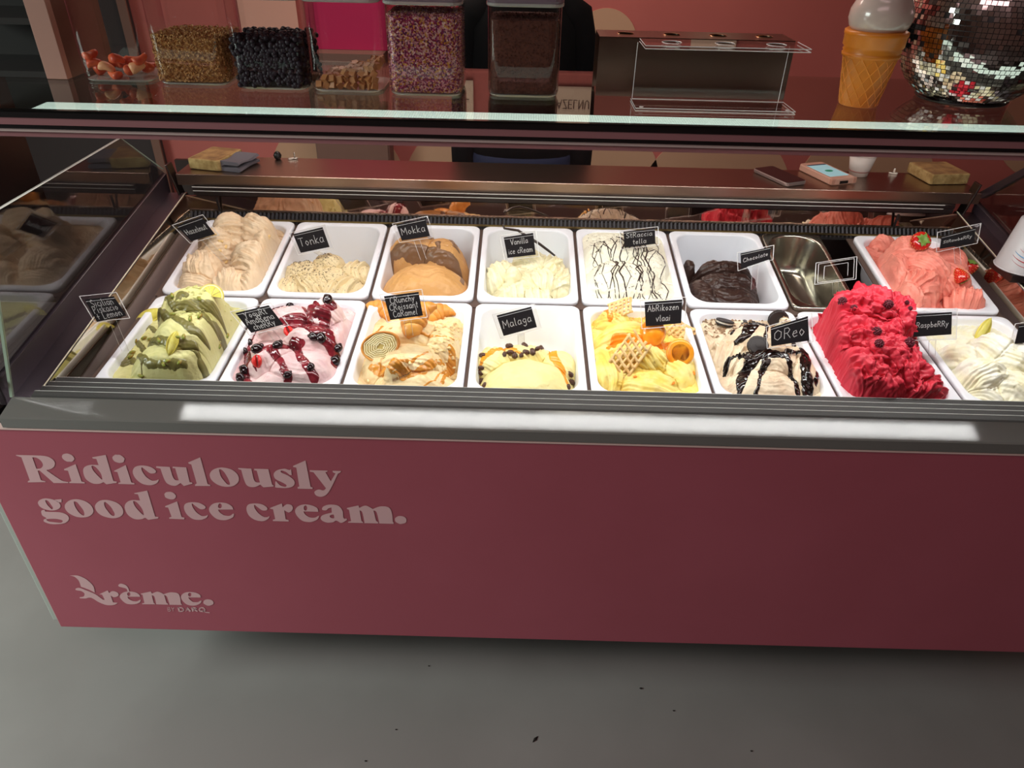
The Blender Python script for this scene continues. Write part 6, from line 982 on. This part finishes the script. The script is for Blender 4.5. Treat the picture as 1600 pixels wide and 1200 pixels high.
# ---------- mirror ball ----------
bl = thing('mirror_ball', 'squat mirror-tiled disco ball at the right end of the shelf', 'disco ball', (1.535, -.015, .5))
def bprof(a):      # flattened base, a from -90 to 90 degrees
    R = .150; z = math.sin(a)*R; r_ = math.cos(a)**.8*R
    return r_, z*.98+.137
mbt = MB(); core = MB(); N = 46
angs = [-78*PI/180+ (160*PI/180)*k/N for k in range(N+1)]
core.lathe([(max(bprof(a)[0]-.0012, .001), bprof(a)[1]) for a in angs], 48)
obj('ball_core', core, mat('ball_core', (44, 38, 40), .5), bl, smooth=True)
rt_ = random.Random(9); mats_t = [mat('mirror_tile', (214, 208, 204), .04, 1)]
for k in range(N):
    r0, z0 = bprof(angs[k]+.004); r1, z1 = bprof(angs[k+1]-.004); rm = (r0+r1)/2; n = max(6, int(2*PI*rm/.0092))
    for i in range(n):
        a0 = 2*PI*(i+.06)/n; a1 = 2*PI*(i+.94)/n; am = (a0+a1)/2
        if math.sin(am) > .35: continue
        if rt_.random() < .01: continue
        c = Vector((rm*math.cos(am), rm*math.sin(am), (z0+z1)/2)); R = Euler((rt_.gauss(0, .035), rt_.gauss(0, .035), rt_.gauss(0, .05))).to_matrix()
        q = [Vector((r_*math.cos(a), r_*math.sin(a), z)) for r_, z, a in ((r0, z0, a0), (r0, z0, a1), (r1, z1, a1), (r1, z1, a0))]
        cm = sum(q, Vector())/4
        q = [R @ (p-cm)+cm for p in q]; nn = (q[1]-q[0]).cross(q[3]-q[0]).normalized()*.0008
        mbt.add([p+nn for p in q]+[p-nn for p in q], [(0, 1, 2, 3), (4, 5, 1, 0), (5, 6, 2, 1), (6, 7, 3, 2), (7, 4, 0, 3)])
obj('mirror_tile', mbt, mats_t[0], bl, kind='stuff')
obj('base_ring', MB().lathe([(.07, .0005), (.085, .002), (.088, .006), (.07, .008)], 40), M_BLACK, bl, smooth=True)

# ---------- things on the worktop ----------
LZ = .1628
msp = mat('sponge', (176, 150, 98), .95, c2=(146, 118, 70), nscale=60, bump=1, bscale=160)
def sponge(x, y, rz, lab, sx=.1, sy=.13):
    t = thing('sponge', lab, 'sponge', (x, y, LZ), 'yellow sponges on the worktop'); t.rotation_euler = (0, 0, rz)
    body = MB().loft([rrect(sx/2, sy/2, .008, .001), rrect(sx/2, sy/2, .008, .030)])
    obj('sponge_body', body, msp, t, bevel=.003)
    obj('worn_top', MB().loft([rrect(sx/2-.004, sy/2-.004, .008, .0295), rrect(sx/2-.008, sy/2-.008, .008, .0315)]), mat('sponge_top', (170, 132, 82), .95, c2=(132, 96, 60), nscale=30, bump=1, bscale=200), t)
sponge(-.262, .515, -.22, 'yellow sponge at the left end of the steel worktop')
sponge(1.862, .548, .12, 'yellow sponge at the right end of the steel worktop', .12, .125)
cl2 = MB(); rings = []
prof = [(.000, .0), (.055, .0), (.062, .004), (.062, .010), (.054, .013), (.010, .011), (.004, .013), (.004, .017), (.010, .019), (.055, .018), (.064, .021), (.060, .026), (.0, .027), (-.006, .024), (-.006, .003)]
for k in range(9):
    t = k/8; rings.append([(x+.003*math.sin(t*5+i), -.05+.1*t, z*(1+.08*math.sin(t*7+i*.7))+.0005) for i, (x, z) in enumerate(prof)])
o = obj('folded_cloth', MB().loft(rings), mat('grey_cloth', (104, 100, 108), .9, bump=.6, bscale=500), loc=(-.215, .50, LZ)); o.rotation_euler = (0, 0, -.25)
tag(o, 'grey folded cleaning cloth beside the left sponge', 'cloth')
o = obj('bottle_stopper', MB().lathe([(.006, 0), (.010, .004), (.012, .012), (.008, .020), (.002, .024)], 16), M_BLACK, loc=(-.10, .575, LZ), smooth=True); tag(o, 'small black stopper near the grey cloth', 'stopper')
o = obj('metal_clip', MB().box(-.014, .014, -.003, .003, 0, .006).box(.004, .008, -.003, .003, .006, .022), M_STEEL, loc=(-.055, .575, LZ), bevel=.001); tag(o, 'small metal clip right of the black stopper', 'clip'); o.rotation_euler = (0, 0, .4)
o = obj('metal_clip', MB().box(-.012, .012, -.003, .003, 0, .006).box(-.002, .004, -.003, .003, .006, .018), M_STEEL, loc=(1.745, .575, LZ), bevel=.001); tag(o, 'small metal clip left of the right sponge', 'clip'); o.rotation_euler = (0, 0, -.3)
def phone(name, lab, cat, x, y, rz, w, l, th, body, scr, edge=.004):
    t = thing(name, lab, cat, (x, y, LZ)); t.rotation_euler = (0, 0, rz)
    obj('case', MB().loft([rrect(w/2-.002, l/2-.002, .009, .0005), rrect(w/2, l/2, .010, .003), rrect(w/2, l/2, .010, th-.002), rrect(w/2-.0015, l/2-.0015, .009, th)]), body, t, smooth=False)
    return t
ph = phone('smartphone', 'dark smartphone lying face up on the worktop', 'phone', 1.385, .51, .42, .074, .150, .011, mat('phone_rim', (168, 150, 146), .3, .6), None)
obj('screen', MB().loft([rrect(.0345, .0725, .008, .0112), rrect(.0345, .0725, .008, .0118)]), mat('dark_screen', (44, 28, 28), .08), ph)
tm = phone('payment_terminal', 'white handheld payment terminal with a lit pale blue screen', 'payment terminal', 1.530, .535, .33, .082, .155, .019, mat('terminal_shell', (206, 160, 140), .4), None)
mscr = mat('lit_screen', (150, 196, 204), .2, emit=.42)
obj('screen', MB().loft([rrect(.033, .055, .003, .0192), rrect(.033, .055, .003, .0198)]), mscr, tm)
sc = [c for c in tm.children if c.name.startswith('screen')][0]
obj('screen_bar', MB().box(-.033, .033, .046, .054, .0199, .0202), mat('screen_bar', (70, 90, 110), .2), sc)
mb = MB(); n = 20; mb.prism([(.013*math.cos(2*PI*k/n), -.008+.009*math.sin(2*PI*k/n), .0199) for k in range(n)], (0, 0, .0003)); obj('screen_mark', mb, mat('screen_green', (40, 150, 120), .3, emit=.15), sc)
obj('port', MB().box(-.014, .014, -.0790, -.0775, .004, .012), M_BLACK, tm)
for sx_ in (-1, 1): obj('corner_guard', MB().box(sx_*.037-.006, sx_*.037+.006, -.079, -.068, .003, .0185), mat('terminal_guard', (186, 136, 116), .5), tm, bevel=.001)
cp = thing('paper_cup', 'white paper cup standing behind the payment terminal', 'cup', (1.635, .560, LZ))
obj('cup_wall', MB().lathe([(.026, .0005), (.038, .062), (.0365, .062), (.025, .003)], 28), mat('white_paper', (216, 204, 196), .6), cp, smooth=True)
obj('rim', MB().tube([(.038*math.cos(2*PI*k/28), .038*math.sin(2*PI*k/28), .062) for k in range(29)], .0016, 6), MATS['white_paper'], cp, smooth=True)
obj('cup_print', MB().lathe([(.0288, .0125), (.0296, .0165)], 28), mat('cup_print', (150, 104, 96), .6), cp, smooth=True)
# big cup with swirl at the right
cx_, cy_, cz_ = 1.892, .10, .078
bc = thing('upturned_tub', 'upturned white tub with red and blue swirl print at the right edge', 'tub', (cx_, cy_, cz_))
obj('tub_wall', MB().lathe([(.057, .001), (.0585, .006), (.057, .012), (.040, .125), (.037, .128)], 40), mat('tub_white', (182, 180, 182), .35), bc, smooth=True)
obj('tub_lip', MB().tube([(.058*math.cos(2*PI*k/32), .058*math.sin(2*PI*k/32), .004) for k in range(33)], .002, 6), mat('tub_white'+'', (206, 202, 202)), bc, smooth=True)
def swirl(z, hw, amp, a0, a1, m, w):
    pts = []
    for k in range(16):
        t = k/15; a = a0+(a1-a0)*t; zz = z-amp*math.sin(PI*t)**.8; r_ = .0574-(zz-.012)*(.017/.113); pts.append((r_*math.cos(a), r_*math.sin(a), zz))
    obj('swirl_stripe', MB().tube(pts, [w*(.25+math.sin(PI*k/15)) for k in range(16)], 5), m, bc, smooth=True)
mr, mbl = mat('swirl_red', (176, 40, 46), .5), mat('swirl_blue', (84, 150, 200), .5)
for z, a0, a1, m, w in ((.034, -2.62, -1.2, mr, .0006), (.045, -2.68, -1.1, mr, .0011), (.055, -2.66, -1.2, mbl, .0012), (.064, -2.5, -1.2, mr, .0008), (.074, -2.4, -1.3, mbl, .0016)): swirl(z, 0, .012, a0, a1, m, w)
obj('stand_plate', MB().box(-.045, .055, -.05, .05, -.018, .0005), M_DARKSTEEL, bc, bevel=.001)

# ---------- wall behind ----------
def board(name, x0, x1, z0, z1, y, m, lab=None, cat=None, th=.012):
    c = ((x0+x1)/2, y, (z0+z1)/2); o = obj(name, MB().box(x0-c[0], x1-c[0], -th, 0, z0-c[2], z1-c[2]), m, loc=c)
    if lab: tag(o, lab, cat)
    return o
o = board('magenta_board', -.236, .082, .307, .70, 1.596, mat('magenta', (190, 22, 84), .5), 'magenta board on the wall behind the jars', 'board')
o = board('red_board', .082, .40, .365, .70, 1.590, mat('red_board', (176, 24, 54), .5), 'red board beside the magenta board behind the sprinkles jar', 'board')
o = board('brown_cabinet', -.236, .075, -.87, .306, 1.595, mat('cabinet_brown', (122, 88, 76), .6), 'brown cabinet under the magenta board behind the jars', 'cabinet', .10)
obj('cabinet_door', MB().box(-.15, .15, -.106, -.1, -.55, .56), mat('cabinet_front', (118, 84, 72), .55), o, bevel=.002)
o = board('pale_poster', -.50, -.27, .34, .75, 1.592, mat('pale_poster', (226, 170, 150), .6), 'pale pink poster on the wall behind the jar of dark balls', 'poster', .004)
o = board('dark_door', -2.6, -.93, -.87, .9, 1.59, mat('doorway_dark', (46, 34, 34), .6), 'dark brown door behind the leftmost jar', 'door', .02)
obj('door_frame', MB().box(.80, .835, -.03, -.021, -.885, .885), mat('frame_brown', (120, 84, 70), .5), o)
mbd = mat('menu_card', (226, 196, 172), .6); mtx = mat('menu_ink', (96, 58, 52), .7)
def menu(x0, x1, z0, z1, word, zc, lab, hh, right=False):
    o = board('menu_card', x0, x1, z0, z1, 1.594, mbd, lab, 'menu', .004)
    mb = MB(); wtot = sum(GL2[c][0]+.14 for c in word)*hh; x = (x1-x0)/2-.012-wtot if right else -wtot/2
    for c in word:
        w, ss = GL2[c]
        for s in ss:
            for a, b in zip(s[:-1], s[1:]):
                a = Vector((x+a[0]*hh, -.0046, zc-(z0+z1)/2+a[1]*hh)); b = Vector((x+b[0]*hh, -.0046, zc-(z0+z1)/2+b[1]*hh)); d = (b-a).normalized(); sd = d.cross(Vector((0, 1, 0)))*hh*.07
                a -= d*hh*.03; b += d*hh*.03; mb.add([a-sd, b-sd, b+sd, a+sd], [(0, 1, 2, 3)])
        x += (w+.14)*hh
    obj('menu_lettering', mb, mtx, o)
GL2 = dict(GLY); GL2['E'] = (.5, [[(.48, 1), (.04, 1), (.04, 0), (.48, 0)], [(.04, .52), (.42, .52)]]); GL2['Z'] = (.52, [[(.02, 1), (.5, 1), (.02, 0), (.5, 0)]]); GL2['N'] = (.6, [[(.04, 0), (.04, 1), (.54, 0), (.54, 1)]]); GL2['U'] = (.58, [[(.04, 1), (.05, .25), (.28, 0), (.5, .25), (.52, 1)]])
menu(.765, .925, .815, 1.25, 'HAZELNUT', .868, 'pale menu card high on the wall reading HAZELNUT', .034)
menu(.30, .425, .80, 1.25, 'EL', .875, 'pale menu card high on the wall ending in EL', .034, True)
menu(1.30, 1.48, .815, 1.2, '', .868, 'blank pale menu card high on the wall behind the cone lamp', .03)

# ---------- bits on the floor ----------
o = obj('dry_leaf', MB().loft([[(-.010, 0, 0), (-.010, .0005, .001), (-.010, -.0005, .001)], [(0, .004, .001), (0, 0, .003), (0, -.004, .001)], [(.010, .0005, 0), (.010, 0, .001), (.010, -.0005, 0)]]), mat('dark_bit', (28, 20, 18), .7), loc=(.70, -.615, FL+.0005)); o.rotation_euler = (0, 0, .9)
tag(o, 'small dark dry leaf on the grey floor at the front', 'leaf')
for k, (x, y, r_) in enumerate(((.975, -.47, .0035), (1.05, -.53, .0025), (.36, -.60, .0022), (.42, -.42, .0022), (1.22, -.63, .0025), (.30, -.68, .0025))):
    o = obj('crumb_piece', MB().ico((0, 0, r_*.5), r_, 1, (1.3, .8, .5)), MATS['dark_bit'], loc=(x, y, FL)); tag(o, 'tiny dark crumb on the grey floor in front of the case', 'crumb', 'dark crumbs on the floor')
# ---------- person behind the counter ----------
def skin(name, verts, edges, radii, m, parent, root=0, sub=2):
    me = bpy.data.meshes.new(name); me.from_pydata(verts, edges, []); me.update()
    o = bpy.data.objects.new(name, me); COL.objects.link(o); o.parent = parent; me.materials.append(m)
    sm = o.modifiers.new('skin', 'SKIN'); sm.use_smooth_shade = True
    for i, r in enumerate(radii): me.skin_vertices[0].data[i].radius = r if hasattr(r, '__len__') else (r, r)
    me.skin_vertices[0].data[root].use_root = True
    s = o.modifiers.new('sub', 'SUBSURF'); s.levels = sub; s.render_levels = sub
    return o
PX, PY = .632, .93
pr = thing('person', 'person in a black top and blue jeans standing behind the counter', 'person', (PX, PY, FL))
mskin = mat('skin', (206, 150, 120), .5); mtopc = mat('black_top', (7, 7, 9), .9, spec=.15); mjean = mat('blue_jeans', (30, 36, 66), .85, bump=.4, bscale=300); mhair = mat('dark_hair', (40, 26, 20), .6)
def ch(pts): return [(i, i+1) for i in range(len(pts)-1)]
# body: pelvis, spine, neck, head, arms, legs
V = [(0, 0, .93), (0, .01, 1.10), (0, .015, 1.28), (0, .01, 1.42), (0, -.005, 1.50), (0, -.015, 1.56), (0, -.03, 1.63), (0, -.025, 1.70)]
E_ = [(i, i+1) for i in range(7)]; R_ = [(.09, .06), (.09, .06), (.11, .07), (.09, .05), (.05, .05), (.055, .06), (.075, .09), (.06, .075)]
for s in (-1, 1):
    n = len(V); V += [(s*.135, .01, 1.385), (s*.175, .02, 1.16), (s*.20, .0, .93), (s*.20, -.02, .86)]; E_ += [(3, n), (n, n+1), (n+1, n+2), (n+2, n+3)]; R_ += [.040, .038, .028, (.034, .02)]
    n = len(V); V += [(s*.085, 0, .86), (s*.09, -.02, .50), (s*.095, .01, .10), (s*.10, -.10, .035)]; E_ += [(0, n), (n, n+1), (n+1, n+2), (n+2, n+3)]; R_ += [.085, .058, .042, .035]
body = skin('body', V, E_, R_, mskin, pr)
for s in (-1, 1):
    hb = Vector((s*.20, -.02, .83))
    for k, (dx, ln, r_) in enumerate(((-.024, .070, .0085), (-.008, .080, .009), (.008, .076, .0085), (.024, .060, .0075))):
        p = [hb+Vector((0, dx*.7, .03)), hb+Vector((0, dx, -.015)), hb+Vector((-s*.006, dx, -.015-ln*.5)), hb+Vector((-s*.022, dx*1.1, -.015-ln*.9))]
        skin('finger', [tuple(q) for q in p], ch(p), [r_*1.1, r_, r_*.9, r_*.75], mskin, pr, 0, 1)
    p = [hb+Vector((0, -.015, .03)), hb+Vector((-s*.004, -.042, -.004)), hb+Vector((-s*.012, -.048, -.034))]
    skin('thumb', [tuple(q) for q in p], ch(p), [.012, .0105, .0085], mskin, pr, 0, 1)
def oval(rx, ry, z, cy=0, cx=0, n=24): return [(cx+rx*math.cos(2*PI*k/n), cy+ry*math.sin(2*PI*k/n), z) for k in range(n)]
mb = MB().loft([oval(.170, .115, .93), oval(.168, .112, 1.02), oval(.165, .11, 1.12), oval(.178, .12, 1.26, .01), oval(.180, .115, 1.36, .01), oval(.150, .09, 1.43, .01), oval(.075, .065, 1.475, .005), oval(.062, .058, 1.485, .005)])
for s in (-1, 1):
    mb.tube([(s*.10, .01, 1.42), (s*.155, .012, 1.39), (s*.178, .015, 1.30), (s*.186, .02, 1.16), (s*.200, .0, 1.0), (s*.203, -.015, .885)], [.06, .062, .058, .052, .044, .036], 14)
obj('shirt', mb, mtopc, pr, smooth=True)
mb = MB().loft([oval(.150, .11, .80), oval(.172, .122, .88), oval(.172, .118, .96), oval(.166, .112, .985)])
for s in (-1, 1):
    mb.loft([oval(.090, .10, .86, 0, s*.080), oval(.092, .098, .78, 0, s*.084), oval(.075, .08, .50, -.01, s*.09), oval(.062, .066, .28, 0, s*.093), oval(.062, .068, .07, .0, s*.095)])
obj('trousers', mb, mjean, pr, smooth=True)
for s in (-1, 1):
    obj('shoe', MB().loft([oval(.045, .13, .0, -.04, s*.097), oval(.048, .135, .03, -.04, s*.097), oval(.042, .10, .065, -.02, s*.097), oval(.038, .05, .09, .0, s*.097)]), mat('shoe_black', (24, 22, 24), .5), pr, smooth=True)
# head details
hd = MB().ico((0, -.02, 1.665), .105, 3, (.80, .98, 1.12)); obj('head', hd, mskin, pr, smooth=True)
for s in (-1, 1):
    obj('eye', MB().ico((s*.032, -.110, 1.672), .0105, 2, (1, .6, .7)), mat('eye_white', (230, 226, 220), .3), pr, smooth=True)
    obj('iris', MB().ico((s*.032, -.1185, 1.672), .0052, 2, (1, .4, 1)), mat('iris', (50, 34, 26), .3), pr, smooth=True)
    obj('ear', MB().ico((s*.085, -.01, 1.66), .022, 2, (.4, .7, 1.3)), mskin, pr, smooth=True)
obj('nose', MB().loft([[(-.006, -.112, 1.675), (.006, -.112, 1.675), (.004, -.118, 1.675), (-.004, -.118, 1.675)], [(-.014, -.108, 1.635), (.014, -.108, 1.635), (.008, -.136, 1.638), (-.008, -.136, 1.638)]]), mskin, pr, smooth=True)
obj('mouth', MB().ico((0, -.112, 1.612), .02, 2, (1.1, .4, .3)), mat('lips', (170, 84, 80), .4), pr, smooth=True)
obj('hair', MB().ico((0, .0, 1.695), .112, 3, (.82, .95, 1.02)), mhair, pr, smooth=True)

# ---------- lift everything so the floor is at height 0 ----------
bpy.context.view_layer.update()
for o in list(COL.objects):
    if o.parent is None and o.type in ('MESH', 'EMPTY'): o.location.z += Z0
